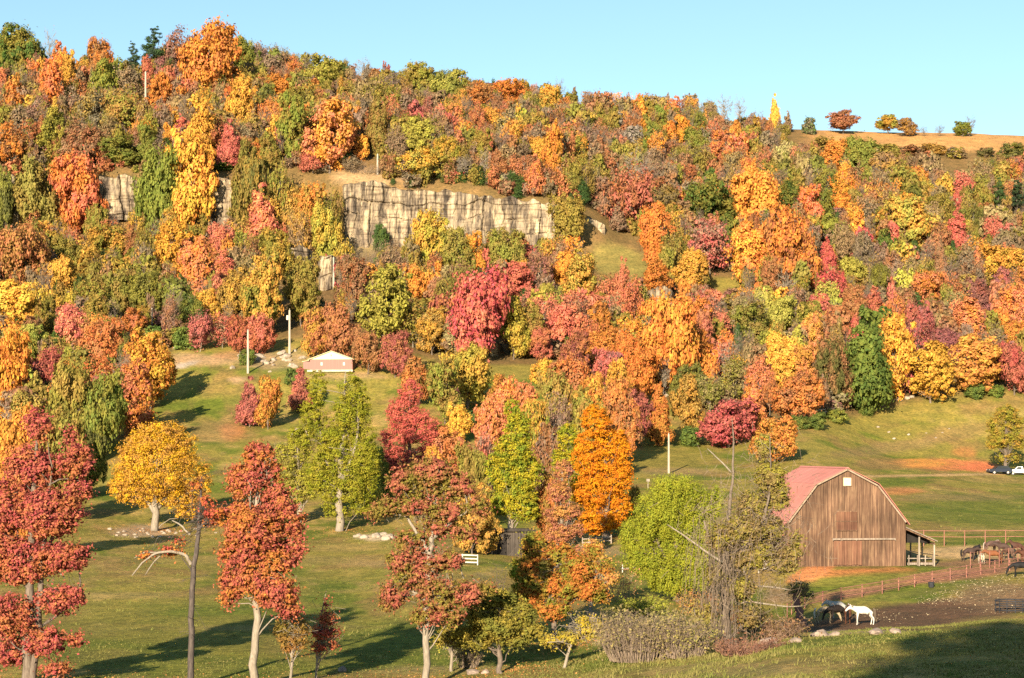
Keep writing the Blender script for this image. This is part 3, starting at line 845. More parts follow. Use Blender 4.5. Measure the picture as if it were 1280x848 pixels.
def project(t):
    s = F / t['Y']
    x = HX + t['X'] * s
    yb = HY - t['z'] * s
    return x, yb - t['h'] * s, yb, t['w'] * s


boxes = [project(t) for t in trees]
for _ in range(40000):
    Y = rf.uniform(330, 704)
    x = rf.uniform(-110, 1390)
    if Y < np.interp(x, *WOOD_EDGE):
        continue
    if (x > 1030 and Y > 672) or (985 < x <= 1030 and Y > 690) or (690 < Y and x > 900):
        continue
    X = (x - HX) / F * Y
    gap = 3.6 if Y > 540 else 4.5
    cx_, cy_ = int(X // 6), int(Y // 6)
    if any((X - q[0]) ** 2 + (Y - q[1]) ** 2 < gap * gap for a in (-1, 0, 1) for b in (-1, 0, 1) for q in cell.get((cx_ + a, cy_ + b), ())):
        continue
    if np.min((hx - X) ** 2 + (hy - Y) ** 2) < 3.2 ** 2:
        continue
    if 530 < Y < 545 and x < 800:
        continue
    h = rf.uniform(7.5, 12.5) if Y < 540 else rf.uniform(7, 12.5)
    kind = rf.choice(['O', 'R', 'S', 'T', 'C', 'B', 'E'], p=[.24, .09, .36, .06, .06, .16, .03])
    if kind == 'E':
        h *= .5
    w = h * {'O': .62, 'R': .82, 'S': .66, 'T': .5, 'C': .42, 'B': .42, 'E': .6}[kind] * rf.uniform(.62, 1.0)
    t = dict(kind=kind, X=X, Y=Y, z=float(land(X, Y)), w=w, h=h, hand=False)
    bx, bt, bb, bw = project(t)
    bad = bt < np.interp(bx, *SKYLINE) - rf.uniform(-3, 9)
    for (x0, y0, x1, y1) in OPEN:
        if bx + bw * .42 > x0 and bx - bw * .42 < x1 and bb > y0 and bt + 3 < y1:
            bad = True
            break
    if bad:
        continue
    for tt, (qx, qt, qb, qw) in zip(trees, boxes):       # leave the trees one can tell apart in plain view
        if tt['Y'] > Y:
            ox = min(bx + bw * .45, qx + qw * .45) - max(bx - bw * .45, qx - qw * .45)
            oy = min(bb, qb - (qb - qt) * .22) - max(bt, qt)
            if ox > 0 and oy > 0 and ox * oy > .10 * qw * (qb - qt) * .8:
                bad = True
                break
    if bad:
        continue
    muted = rf.uniform() < (.5 if Y > 540 else .22)
    if muted:
        t['c1'], t['c2'] = MUTED[rf.integers(len(MUTED))]
    elif rf.uniform() < .45:
        d = (np.array([b[0] for b in boxes]) - bx) ** 2 + 1.5 * (np.array([(b[1] + b[2]) / 2 for b in boxes]) - (bt + bb) / 2) ** 2
        j = np.argsort(d)[rf.integers(0, 4)]
        t['c1'], t['c2'] = trees[j]['c1'], trees[j]['c2']
        if kind != 'E' and t['c1'] in ('dark cedar green', 'blue green', 'deep green'):
            t['c1'] = 'bronze'
    else:
        t['c1'], t['c2'] = FILLPAL[rf.choice(len(FILLPAL), p=FW)]
    if kind == 'E':
        t['c1'], t['c2'] = 'deep green', 'dark cedar green'
    if kind == 'B':
        t['c1'], t['c2'] = 'grey brown', 'rusty brown'
    fill.append(t)
    cell.setdefault((cx_, cy_), []).append((X, Y))
trees += fill

# which of them show, and how much: a coarse count of what each covers from the camera
W2, H2 = 640, 424
idb = np.full((H2, W2), -1)
order = sorted(range(len(trees)), key=lambda i: trees[i]['Y'])
yy, xx = np.mgrid[0:H2, 0:W2]
for i in order:
    x, t0, b0, w = project(trees[i])
    x, t0, b0, w = x / 2, t0 / 2, b0 / 2, w / 2
    x0, x1 = int(max(x - w / 2, 0)), int(min(x + w / 2 + 1, W2)); y0, y1 = int(max(t0, 0)), int(min(b0, H2))
    if x1 <= x0 or y1 <= y0:
        continue
    m_ = (((xx[y0:y1, x0:x1] - x) / (w / 2)) ** 2 + ((yy[y0:y1, x0:x1] - (t0 + (b0 - t0) * .45)) / ((b0 - t0) * .46)) ** 2) < 1
    sub = idb[y0:y1, x0:x1]
    sub[m_ & (sub < 0)] = i
seen = np.bincount(idb[idb >= 0], minlength=len(trees))
near = {}
for a, b in ((idb[:, :-3], idb[:, 3:]), (idb[:-3], idb[3:])):
    q = (a != b) & (a >= 0) & (b >= 0)
    for i, j in zip(a[q], b[q]):
        near.setdefault(i, {}); near[i][j] = near[i].get(j, 0) + 1
        near.setdefault(j, {}); near[j][i] = near[j].get(i, 0) + 1
N_SINGLE = 290
rank = sorted([i for i in range(len(trees)) if seen[i] > (2 if trees[i]['hand'] else 8)], key=lambda i: -(seen[i] + (60 if trees[i]['hand'] else 0)))
single = rank[:N_SINGLE]
is_single = set(single)

# ------------------------------------------------------------------ labels that tell them apart
ANCHOR = [('the long pale cliff', 565, 268), ('the pink shed', 413, 448), ('the crimson tree', 598, 392), ('the transformer pole', 362, 415), ('the golden field on the crest', 1150, 180),
          ('the thin yellow skyline poplar', 968, 142), ('the blue-green skyline pine', 193, 60), ('the small rock face by the golden tree', 275, 250), ('the barn roof', 1010, 600), ('the steep grassy slope', 775, 328),
          ('the tall green meadow-edge tree', 1083, 455), ('the pole on the cliff top', 471, 210), ('the pole high in the wood', 182, 110), ('the outcrop with the lone pole', 405, 340),
          ('the pole in the valley meadow', 836, 565), ('the domed skyline tree', 1054, 150), ('the far left rock face', 12, 250), ('the orange tree of the pole clearing', 188, 460), ('the bare ground of the pole clearing', 300, 470),
          ('the orange clay bank', 1185, 580), ('the pale outcrop below the grassy slope', 826, 372), ('the little grey rock wall', 616, 436)]
FORM = {'O': ['oval', 'tall oval', 'full oval'], 'R': ['rounded', 'broad rounded', 'bushy round'], 'D': ['domed'], 'C': ['tall columnar'], 'T': ['pointed'], 'S': ['thin-leaved', 'half bare', 'sparse'], 'B': ['leafless'], 'E': ['conical'], 'P': ['open tiered'], 'U': ['low']}
NAME = {'E': 'evergreen_tree', 'P': 'pine_tree', 'B': 'bare_tree', 'U': 'shrub'}
NOUN = {'E': 'evergreen', 'P': 'pine', 'B': 'tree', 'U': 'bush'}
used_labels = set()


def tree_label(i):
    t = trees[i]
    x, t0, b0, w = project(t)
    y = (t0 + b0) / 2
    col = 'grey' if t['kind'] == 'B' else t['c1']
    size = 'small ' if (b0 - t0) < 34 else ('big ' if (b0 - t0) > 84 else '')
    cands = []
    d = sorted((math.hypot(ax - x, (ay - y) * 1.25), k) for k, (nm, ax, ay) in enumerate(ANCHOR))
    nb = [trees[j] for j, n in sorted(near.get(i, {}).items(), key=lambda q: -q[1]) if trees[j]['c1'] != t['c1']]
    nb = [('grey leafless' if q['kind'] == 'B' else q['c1']) for q in nb]
    for dist, k in d[:4]:
        nm, ax, ay = ANCHOR[k]
        if dist < 14:
            continue
        dx, dy = x - ax, y - ay
        far = 'just ' if dist < 55 else ('' if dist < 120 else 'well ')
        if abs(dy) > 1.6 * abs(dx):
            rel = far + ('uphill from ' if dy < 0 else 'downhill from ')
        elif abs(dx) > 1.6 * abs(dy):
            rel = far + ('left of ' if dx < 0 else 'right of ')
        else:
            rel = far + ('up-left from ' if dx < 0 and dy < 0 else 'up-right from ' if dy < 0 else 'down-left from ' if dx < 0 else 'down-right from ')
        for fm in FORM[t['kind']]:
            head = f"{size}{col} {fm} {NOUN.get(t['kind'], 'tree')} {rel}{nm}"
            cands.append(head)
            for a in range(min(3, len(nb))):
                cands.append(f"{head}, against {'an' if nb[a][0] in 'aeiou' else 'a'} {nb[a]} one")
    # prefer the ones with a neighbour in them, nearest anchor first
    for q in sorted(range(len(cands)), key=lambda q: (q // 12, 'against' not in cands[q], q)):
        lab = cands[q]
        if lab not in used_labels and len(lab.replace('-', ' ').split()) <= 18 and len(lab.split()) <= 16:
            used_labels.add(lab)
            return lab
    lab = cands[0]
    used_labels.add(lab)
    return lab


# ------------------------------------------------------------------ build: single trees, then the rest of the wood as one mass
rt = np.random.default_rng(5)


def jitter(col, amt=0.10):
    cc = np.array(HUE[col]) * (1 + rt.normal() * amt) * (1 + rt.normal(size=3) * amt * .5)
    return [float(v) for v in np.clip(cc, .01, .9)]


def place_tree(t, label=None, group='trees on the wooded hillside'):
    kind = t['kind']
    v = PROTO[kind][rt.integers(len(PROTO[kind]))]
    e = empty(NAME.get(kind, 'broadleaf_tree'), (t['X'], t['Y'], t['z'] - .1), label, 'bush' if kind == 'U' else 'tree', group, rt.uniform(0, 6.28))
    e.scale = (t['w'], t['w'], t['h'])
    tr = link('trunk' if kind != 'U' else 'stem', v[0], e)
    cr = link('crown', v[1], e)
    cr['c1'] = jitter(t['c1']); cr['c2'] = jitter(t['c2'])
    return e


GROUP = {'E': 'evergreens on the hillside', 'P': 'pines on the hillside', 'B': 'bare trees on the hillside', 'U': 'bushes around the clearings'}
for i in single:
    place_tree(trees[i], tree_label(i), GROUP.get(trees[i]['kind'], 'autumn trees on the hillside'))

mv, mf, m1, m2, wv, wf = [], [], [], [], [], []
nv = nw = 0
AR = {}
for k, lst in PROTO.items():
    for j, (tr, cr) in enumerate(lst):
        v = np.empty(len(cr.vertices) * 3); cr.vertices.foreach_get('co', v)
        AR[k, j] = v.reshape(-1, 4, 3)
        v2 = np.empty(len(tr.vertices) * 3); tr.vertices.foreach_get('co', v2)
        li = np.empty(len(tr.loops), np.int64); tr.loops.foreach_get('vertex_index', li)
        lt = np.empty(len(tr.polygons), np.int64); tr.polygons.foreach_get('loop_total', lt)
        ls = np.empty(len(tr.polygons), np.int64); tr.polygons.foreach_get('loop_start', ls)
        ff = np.stack([li[ls], li[ls + 1], li[ls + 2], li[ls + np.where(lt == 4, 3, 2)]], 1)
        AR[k, j, 't'] = (v2.reshape(-1, 3), ff)
under = []
for _ in range(2600):
    Y = rt.uniform(380, 704); x = rt.uniform(-110, 1390)
    if Y < np.interp(x, *WOOD_EDGE) + 3 or 530 < Y < 545 or (x > 985 and Y > 650):
        continue
    X = (x - HX) / F * Y
    h = rt.uniform(1.5, 4.2)
    t = dict(kind='U', X=X, Y=Y, z=float(land(X, Y)), w=h * rt.uniform(.9, 1.6), h=h, hand=False)
    t['c1'], t['c2'] = [('dull brown', 'grey brown'), ('grey brown', 'tan'), ('bronze', 'olive green'), ('rusty brown', 'dull brown'), ('plum', 'grey brown'), ('olive green', 'bronze')][rt.integers(6)]
    bx, bt, bb, bw = project(t)
    if any(bx + bw * .4 > o[0] and bx - bw * .4 < o[2] and bb > o[1] + 4 and bt < o[3] - 2 for o in OPEN):
        continue
    under.append(t)
for _ in range(150):      # scrub crowding the lips of the rock faces
    x = rt.uniform(478, 722) if rt.uniform() < .72 else rt.uniform(-40, 330)
    Y = rt.uniform(541.5, 556)
    X = (x - HX) / F * Y
    tall = rt.uniform() < .3
    h = rt.uniform(5, 9) if tall else rt.uniform(2.0, 4.5)
    t = dict(kind='S' if tall else ['U', 'U', 'E'][rt.integers(3)], X=X, Y=Y, z=float(land(X, Y)) - .3, w=h * (.55 if tall else 1.1), h=h, hand=False)
    t['c1'], t['c2'] = [('dull brown', 'grey brown'), ('rusty brown', 'dull brown'), ('bronze', 'olive green'), ('olive green', 'bronze'), ('russet', 'salmon')][rt.integers(5)]
    if t['kind'] == 'E':
        t['c1'], t['c2'], t['w'] = 'deep green', 'dark cedar green', h * .8
    under.append(t)
n_trees = len(trees)
for i, t in enumerate(trees + under):
    if i in is_single:
        continue
    k = t['kind']; j = int(rt.integers(len(PROTO[k])))
    q = AR[k, j]
    sees = i >= n_trees or seen[i] > 2
    fr_ = min(1.0, ((900 if i >= n_trees else 2300) if sees else 320) / len(q))
    keep = rt.uniform(size=len(q)) < fr_
    q = q[keep]
    mid = q.mean(1, keepdims=True)
    q = mid + (q - mid) * min(2.6, .88 * fr_ ** -.5)
    a = rt.uniform(0, 6.28); ca_, sa_ = math.cos(a), math.sin(a)
    Rm = np.array([[ca_, sa_, 0], [-sa_, ca_, 0], [0, 0, 1]])
    S = np.array([t['w'], t['w'], t['h']]); T = np.array([t['X'], t['Y'], t['z'] - .1])
    vv = ((q.reshape(-1, 3) @ Rm) * S + T)
    mv.append(vv)
    m1.append(np.broadcast_to(np.array(jitter(t['c1'])), vv.shape)); m2.append(np.broadcast_to(np.array(jitter(t['c2'])), vv.shape))
    if not sees or i >= n_trees:
        continue
    tv, tf = AR[k, j, 't']
    wv.append((tv @ Rm) * S + T); wf.append(tf + nw); nw += len(tv)
g = Geo()
vv = np.concatenate(mv)
g.add(vv, np.arange(len(vv)).reshape(-1, 4))
mass = g.build('forest', M_LEAF_MASS)
for nm, dat in (('c1', m1), ('c2', m2)):
    a = mass.data.color_attributes.new(nm, 'FLOAT_COLOR', 'POINT')
    a.data.foreach_set('color', np.concatenate([np.concatenate(dat), np.ones((len(vv), 1))], 1).astype(np.float32).ravel())
tag(mass, 'the many further trees of the autumn wood between the ones that stand out', 'forest', kind='stuff')
g = Geo(); g.add(np.concatenate(wv), np.concatenate(wf))
tag(g.build('forest_trunks', M_BARK, mass), kind='stuff')
print('hill trees', len(trees), 'single', len(single), 'mass faces', len(vv) // 4)

# ------------------------------------------------------------------ the nearer trees, each with its own outline
def hero(name, label, foot, trunk, lobes, c1, c2, leaf=.16, n=14000, seed=1, stems=(), bark=None, crs=.34, ncl=None, dead=(), cat='tree', group=None, depth=.85, droop=0., asp=.6, lo=.35, limb=None, flat=.58, twigs=0):
    """trunk, stems, dead: lists of (photo x, photo row, half width) at the tree's own distance; lobes: (x, row, rx, ry)"""
    r = np.random.default_rng(seed)
    p = at(*foot)
    s = F / p[1]
    fx, fy = HX + p[0] * s, HY - p[2] * s
    e = empty(name, p - np.array([0, 0, .05]), label, cat, group)
    loc = lambda x, y, d=0.0: np.array([(x - fx) / s, d, (fy - y) / s])
    tg = Geo()

    def stem_(st, d1=0.0, sides=8):
        pts = np.array([loc(q[0], q[1], d1 * k / max(1, len(st) - 1)) for k, q in enumerate(st)])
        rad = np.array([q[2] / s for q in st])
        m = 4
        t = np.arange(len(pts)); ti = np.linspace(0, len(pts) - 1, (len(pts) - 1) * m + 1)
        P = np.stack([np.interp(ti, t, pts[:, k]) for k in range(3)], 1)
        P[1:-1] = (P[:-2] + 2 * P[1:-1] + P[2:]) / 4
        P[1:-1, :2] += r.normal(size=(len(P) - 2, 2)) * np.interp(ti, t, rad)[1:-1, None] * .25
        tg.tube(P, np.interp(ti, t, rad), sides)
        return P
    axis = stem_(trunk)
    axis[0, 2] -= .3
    ax = [axis]
    for k, st in enumerate(stems):
        ax.append(stem_(st, r.uniform(-1.5, 1.5), 6))
    allax = np.concatenate(ax)
    cg = Geo()
    if lobes:
        L_ = []
        for q in lobes:
            x, y, rx, ry = q[:4]
            d = q[4] / s if len(q) > 4 else r.uniform(-.35, .35) * rx / s
            kr = 1.0 if droop else .88
            L_.append((*loc(x, y, d), rx * kr / s, rx * kr / s * depth, ry * kr / s))
        n = int(n * 2.6)
        crs = crs * .66
        leaf = leaf * .66
        ncl = int((ncl or max(30, n / 1.7 / 75)) * 2.6)
        c = crown_geo(cg, L_, ncl, max(3, n // ncl), leaf, r, crs, flat, asp, lo, droop)
        ex = int(n * .2)                      # single sprays between the clumps, and the twigs that carry the clumps
        pc, _cr, pd = clumps_in(L_, ex, r, .35)
        cg.leaves(pc + r.normal(size=pc.shape) * .25, pd * .5 + r.normal(size=pc.shape) * .7 + np.array([0, 0, .3]), leaf, asp, r)
        mid_ = np.array(L_)[:, :3].mean(0)
        for t_ in c[r.permutation(len(c))[:220]]:
            d = (mid_ - t_) * np.array([1, 1, .5]); d /= np.linalg.norm(d) + 1e-6
            d = d + r.normal(size=3) * .45
            tg.tube(np.stack([t_, t_ + d * .4 + r.normal(size=3) * .06, t_ + d * r.uniform(.7, 1.3)]), [.006, .012, .018], 3, False)
        k = r.permutation(len(c))[:limb if limb is not None else min(60, len(c))]
        for t_ in c[k]:
            d2 = np.linalg.norm((allax - t_) * np.array([1, 1, .7]), axis=1) + (allax[:, 2] > t_[2] + .2) * 4
            a = allax[np.argsort(d2)[r.integers(0, 4)]]
            q = np.linspace(0, 1, 5)[:, None]
            ln = np.linalg.norm(t_ - a)
            P = a * (1 - q) + t_ * q + np.sin(q * math.pi) * np.array([0, 0, .14 * ln]) * r.uniform(-.6, 1) + r.normal(size=(5, 3)) * .035 * ln * np.array([0, 1, 1, 1, .2])[:, None]
            tg.tube(P, np.clip(.02 * ln + .015, .02, .09) * np.array([1, .75, .55, .35, .12]), 4, False)
    for _ in range(twigs):     # short dead side twigs up the trunk
        a = axis[r.integers(len(axis) // 5, len(axis))]
        d = sph(1, r)[0] * np.array([1, 1, .35]); d /= np.linalg.norm(d)
        ln = r.uniform(.5, 2.2)
        P = np.stack([a, a + d * ln * .5 + np.array([0, 0, -.05]), a + d * ln + np.array([0, 0, -.25 * ln])])
        tg.tube(P, [.02, .012, .004], 3, False)
        for _k in range(3):
            b = P[1] + (P[2] - P[1]) * r.uniform(0, .9)
            tg.tube(np.stack([b, b + sph(1, r)[0] * .3 * ln]), [.008, .003], 3, False)
    tg.build('trunk' if cat != 'bush' else 'stem', bark or M_BARK, e, True)
    for st in dead:
        hold = tg
        tg = Geo()
        stem_(st, r.uniform(-1.0, 1.0), 5)
        tg.build('dead_branch', M_BARK_PALE, e, True)
        tg = hold
    if lobes:
        cr = cg.build('crown', M_LEAF_NEAR, e)
        cr['c1'] = list(c1); cr['c2'] = list(c2)
    return e


H = lambda k, f=1.0: tuple(v * f for v in HUE[k])
RED, REDOR = (.43, .105, .085), (.46, .160, .065)
hero('oak_tree', 'tall red oak cut by the left edge, twin trunk and orange leaves inside', (33, 858), [(33, 860, 7), (34, 800, 6), (37, 720, 5), (42, 620, 3.5), (49, 520, 1.2)],
     [(48, 532, 20, 26), (38, 585, 42, 34), (96, 575, 26, 26), (88, 545, 12, 14), (12, 632, 40, 36), (66, 640, 48, 36), (98, 612, 20, 18), (30, 700, 46, 34), (80, 695, 34, 22), (100, 690, 16, 10), (16, 770, 36, 34), (72, 750, 36, 20), (92, 742, 18, 10), (60, 800, 34, 20), (95, 798, 14, 10), (0, 690, 24, 46), (10, 815, 26, 24), (70, 835, 24, 10)],
     RED, REDOR, .15, 30000, 11, [[(40, 856, 5), (47, 780, 4.5), (54, 700, 3.5), (60, 630, 2.2), (66, 580, 1)], [(54, 700, 2.5), (75, 640, 1.8), (92, 585, 1)], [(40, 740, 2.5), (15, 680, 2), (-5, 640, 1)], [(38, 790, 2.2), (70, 770, 1.6), (95, 745, .8)]], M_BARK, .30, 560, [[(60, 700, 1.4), (72, 712, 1.2), (80, 722, .9)], [(16, 690, 1.5), (4, 686, 1.2), (-6, 690, .8)]])
hero('maple_tree', 'round golden yellow maple with a short trunk above a leaf-strewn stone heap', (193, 664), [(193, 664, 5.0), (194, 632, 4.2), (196, 600, 3.4), (198, 550, 1.6)],
     [(200, 582, 58, 48), (160, 596, 30, 36), (240, 596, 28, 36), (200, 548, 44, 26), (176, 618, 34, 20), (225, 622, 34, 18), (148, 610, 18, 20), (252, 606, 14, 22), (232, 640, 20, 12), (222, 556, 30, 24), (172, 562, 28, 24)],
     (.74, .42, .025), (.52, .26, .07), .17, 20000, 12, [[(193, 640, 3), (175, 610, 2.2), (160, 585, 1.2)], [(194, 640, 3), (218, 605, 2.2), (238, 580, 1.2)]], M_BARK_PALE, .30)
hero('bare_trunk_tree', 'nearly bare dark trunk with a crooked pale side limb and few red leaves', (237, 858), [(237, 860, 4.2), (238, 790, 3.8), (241, 720, 3.4), (247, 665, 2.6), (251, 625, 1.6), (252, 595, .6)],
     [(212, 688, 16, 7), (268, 640, 18, 8), (256, 628, 12, 10), (262, 652, 14, 7), (182, 694, 10, 5), (246, 606, 9, 8), (224, 676, 10, 5), (276, 652, 10, 5)],
     (.44, .10, .06), (.60, .24, .05), .12, 1500, 13, [[(246, 668, 2.2), (256, 650, 1.5), (272, 640, .8)]], M_BARK_DARK, .38, 60, [[(239, 705, 2.8), (233, 692, 2.4), (215, 688, 2.0), (196, 690, 1.6), (180, 702, 1.2), (168, 718, .8)], [(196, 690, 1.2), (178, 690, .9), (165, 698, .6)], [(205, 688, 1.1), (190, 705, .8), (182, 718, .5)], [(238, 668, 1.6), (225, 655, 1.2), (214, 650, .7)]], twigs=46, limb=6)
hero('oak_tree', 'dark red tree with a clean pale trunk in the middle of the lower meadow', (318, 858), [(317, 860, 5.6), (319, 800, 4.8), (320, 745, 4.3), (318, 680, 3.4), (322, 590, 1.4)],
     [(324, 572, 22, 24), (308, 600, 30, 26), (342, 622, 24, 22), (300, 640, 26, 16), (318, 660, 40, 32), (358, 650, 24, 28), (300, 690, 30, 26), (345, 695, 34, 26), (292, 728, 22, 24), (345, 738, 32, 26), (318, 720, 26, 24), (284, 750, 9, 14), (362, 762, 18, 10), (375, 680, 10, 18), (340, 590, 14, 18)],
     (.43, .120, .080), (.50, .190, .050), .15, 26000, 14, [[(320, 745, 2.5), (345, 710, 2), (362, 670, 1)], [(319, 740, 2.4), (298, 715, 1.8), (286, 690, 1)]], M_BARK_PALE, .29, 480)
hero('sapling', 'thin olive sapling against the dark red tree trunk', (364, 856), [(363, 860, 1.9), (365, 820, 1.5), (367, 780, .9), (367, 755, .4)],
     [(362, 800, 13, 22), (352, 786, 10, 14), (376, 786, 10, 20), (366, 762, 8, 12), (380, 805, 6, 10)], (.20, .15, .035), (.34, .16, .05), .12, 2600, 15, (), M_BARK_PALE, .5)
hero('sapling', 'small rose red sapling beside the olive one', (396, 849), [(395, 850, 1.5), (396, 815, 1.2), (399, 780, .8), (408, 738, .3)],
     [(410, 772, 13, 9), (402, 790, 15, 10), (417, 790, 9, 8), (398, 808, 9, 8), (408, 752, 5, 10), (416, 806, 6, 6)], (.50, .12, .08), (.46, .16, .07), .12, 2000, 16, (), M_BARK_PALE, .45)
hero('sycamore_tree', 'big yellow-green tree in front of the pink shed, pale forked limbs showing', (424, 664), [(424, 666, 5.5), (426, 610, 4.6), (430, 545, 3.4), (431, 490, 1.6), (432, 465, .7)],
     [(440, 486, 20, 24), (442, 520, 26, 34), (452, 560, 22, 44), (418, 565, 26, 40), (440, 600, 32, 34), (408, 610, 26, 28), (396, 482, 16, 24), (392, 515, 20, 28), (378, 545, 20, 20), (462, 595, 14, 34), (420, 640, 22, 12), (452, 632, 18, 14), (428, 540, 18, 26), (410, 545, 20, 30), (400, 585, 24, 32), (450, 505, 18, 26), (430, 510, 18, 24), (456, 575, 22, 34)],
     (.245, .255, .024), (.34, .285, .034), .16, 26000, 17, [[(426, 620, 3), (405, 570, 2.2), (395, 500, 1)], [(428, 600, 2.5), (445, 560, 1.8), (450, 520, 1)]], M_BARK_PALE, .30, None, [[(386, 545, 1.2), (380, 534, 1.4), (370, 536, 1.3), (364, 546, .9)], [(440, 562, 1.3), (433, 540, 1.5), (428, 526, 1.2)]])
hero('sycamore_tree', 'pale olive bushy tree leaning out beside the big yellow-green one', (375, 655), [(375, 656, 3.5), (374, 610, 2.6), (372, 560, 1.2)],
     [(372, 560, 22, 26), (358, 590, 18, 26), (378, 605, 22, 30), (362, 625, 18, 16), (352, 565, 10, 14)], (.33, .27, .065), (.36, .33, .04), .16, 9000, 18, (), M_BARK_PALE, .33)
hero('maple_tree', 'pink-red maple beside the big yellow-green tree', (512, 628), [(512, 630, 3.5), (512, 580, 2.8), (511, 520, 1.2)],
     [(512, 490, 18, 20), (505, 515, 26, 28), (525, 535, 30, 28), (495, 550, 24, 26), (540, 560, 20, 22), (510, 580, 36, 26), (484, 575, 14, 20), (535, 590, 24, 20)],
     (.60, .155, .105), (.52, .105, .085), .17, 15000, 19, (), M_BARK, .31)
hero('oak_tree', 'wide red-brown oak with a bare straight trunk in front of the white gate', (533, 858), [(532, 860, 4.6), (533, 800, 4.1), (534, 750, 3.7), (537, 690, 3.2), (543, 655, 2.6), (546, 605, 1.2)],
     [(538, 590, 36, 24), (505, 602, 26, 20), (485, 632, 24, 14), (512, 630, 24, 16), (572, 608, 26, 22), (598, 632, 18, 14), (560, 640, 26, 14), (470, 642, 12, 8), (514, 676, 24, 16), (500, 700, 20, 16), (494, 738, 22, 20), (520, 720, 28, 22), (548, 745, 30, 28), (582, 740, 28, 18), (606, 734, 14, 8), (560, 768, 24, 12), (488, 752, 18, 12), (530, 770, 20, 12), (580, 664, 20, 12), (532, 705, 24, 26), (548, 655, 24, 22), (536, 625, 24, 20), (560, 700, 22, 14)],
     (.41, .130, .080), (.24, .19, .040), .15, 27000, 20, [[(538, 690, 2.8), (520, 665, 2.2), (505, 640, 1.6), (492, 605, .9)], [(541, 672, 2.8), (560, 655, 2.3), (582, 640, 1.6), (598, 625, .8)], [(534, 750, 2.5), (510, 735, 2), (490, 730, 1)], [(535, 750, 2.5), (565, 738, 2), (595, 735, 1)]], M_BARK_PALE, .27, 520,
     [[(520, 640, .9), (508, 632, 1.1), (500, 622, .9), (494, 612, .6)], [(546, 652, 1.2), (562, 640, 1.3), (575, 636, .9)]])
hero('maple_tree', 'yellow-green maple with an orange side and thick pale trunk', (638, 690), [(638, 692, 4.4), (639, 660, 4.0), (641, 600, 3.2), (645, 530, 1.3)],
     [(648, 535, 20, 26), (640, 565, 30, 26), (656, 590, 26, 28), (632, 595, 26, 26), (645, 620, 32, 22), (630, 630, 22, 18), (655, 640, 24, 16), (616, 585, 12, 20), (640, 510, 12, 16)],
     (.46, .37, .030), (.20, .25, .030), .17, 18000, 21, (), M_BARK_PALE, .30)
hero('maple_tree', 'fiery orange maple, its shaded heart dark, beside the yellow-green maple', (758, 674), [(758, 676, 4.5), (757, 630, 3.6), (755, 560, 1.6)],
     [(745, 528, 22, 26), (764, 555, 28, 26), (736, 575, 26, 28), (770, 595, 26, 30), (740, 615, 30, 30), (772, 632, 20, 26), (748, 652, 34, 18), (728, 560, 14, 22), (780, 570, 12, 22)],
     (.72, .290, .018), (.66, .200, .020), .17, 17000, 22, (), M_BARK, .31)
hero('maple_tree', 'bright green and yellow tree tucked against the fiery orange maple', (712, 660), [(712, 662, 3.2), (711, 610, 2.4), (710, 540, 1)],
     [(710, 545, 16, 20), (706, 575, 20, 22), (718, 600, 22, 22), (712, 630, 20, 20), (724, 575, 12, 18)], (.26, .29, .028), (.55, .38, .03), .17, 9000, 23, (), M_BARK, .33)
hero('maple_tree', 'narrow brownish rose tree between the yellow-green and orange maples', (702, 706), [(702, 708, 3.2), (701, 660, 2.4), (703, 580, 1)],
     [(705, 588, 14, 16), (698, 614, 18, 16), (708, 638, 20, 14), (690, 645, 14, 12), (700, 666, 22, 14), (720, 662, 12, 12), (704, 690, 16, 12), (726, 690, 12, 10)], (.44, .170, .105), (.50, .25, .07), .15, 10000, 24, (), M_BARK_PALE, .32)
hero('oak_tree', 'many-coloured bushy tree, orange red and green, above the shadowed hollow', (694, 812), [(694, 814, 4), (692, 770, 3.4), (690, 730, 2.6), (695, 690, 1.2)],
     [(668, 686, 16, 24), (660, 715, 16, 22), (672, 740, 24, 20), (700, 695, 24, 20), (724, 710, 24, 20), (706, 730, 28, 24), (735, 735, 24, 16), (748, 745, 16, 10), (690, 760, 26, 16), (742, 690, 12, 12), (757, 708, 10, 12), (660, 755, 14, 12)],
     (.54, .190, .045), (.235, .220, .036), .14, 17000, 25, [[(692, 770, 2), (720, 745, 1.6), (745, 735, .8)], [(691, 750, 2), (670, 730, 1.6), (660, 700, .8)]], M_BARK, .28, 340, [[(730, 752, .8), (742, 744, 1.0), (752, 740, .8)]])
hero('maple_tree', 'green-leaved tree with orange tips left of the many-coloured bushy tree', (662, 796), [(662, 797, 3), (661, 760, 2.4), (662, 710, 1.4), (665, 680, .6)],
     [(666, 684, 18, 22), (654, 712, 18, 20), (674, 722, 18, 20), (660, 745, 22, 18), (648, 735, 10, 14)], (.215, .250, .028), (.52, .27, .05), .15, 6500, 63, (), M_BARK, .3)
hero('maple_tree', 'loose salmon and gold tree right of the many-coloured bushy tree', (738, 770), [(738, 771, 2.4), (740, 745, 1.8), (744, 700, .8)],
     [(742, 688, 14, 16), (752, 705, 16, 14), (736, 706, 12, 12), (762, 722, 14, 10), (744, 728, 16, 10)], (.62, .27, .12), (.52, .36, .05), .14, 4200, 64, (), M_BARK_PALE, .3)
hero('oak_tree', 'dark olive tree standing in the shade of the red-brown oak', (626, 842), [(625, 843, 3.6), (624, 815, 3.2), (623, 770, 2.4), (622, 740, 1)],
     [(622, 748, 26, 16), (600, 770, 22, 20), (645, 768, 26, 20), (620, 782, 34, 18), (662, 788, 20, 12), (584, 790, 14, 10), (640, 800, 26, 8), (600, 802, 18, 8)], (.17, .17, .035), (.36, .27, .05), .14, 12000, 26, (), M_BARK, .32)
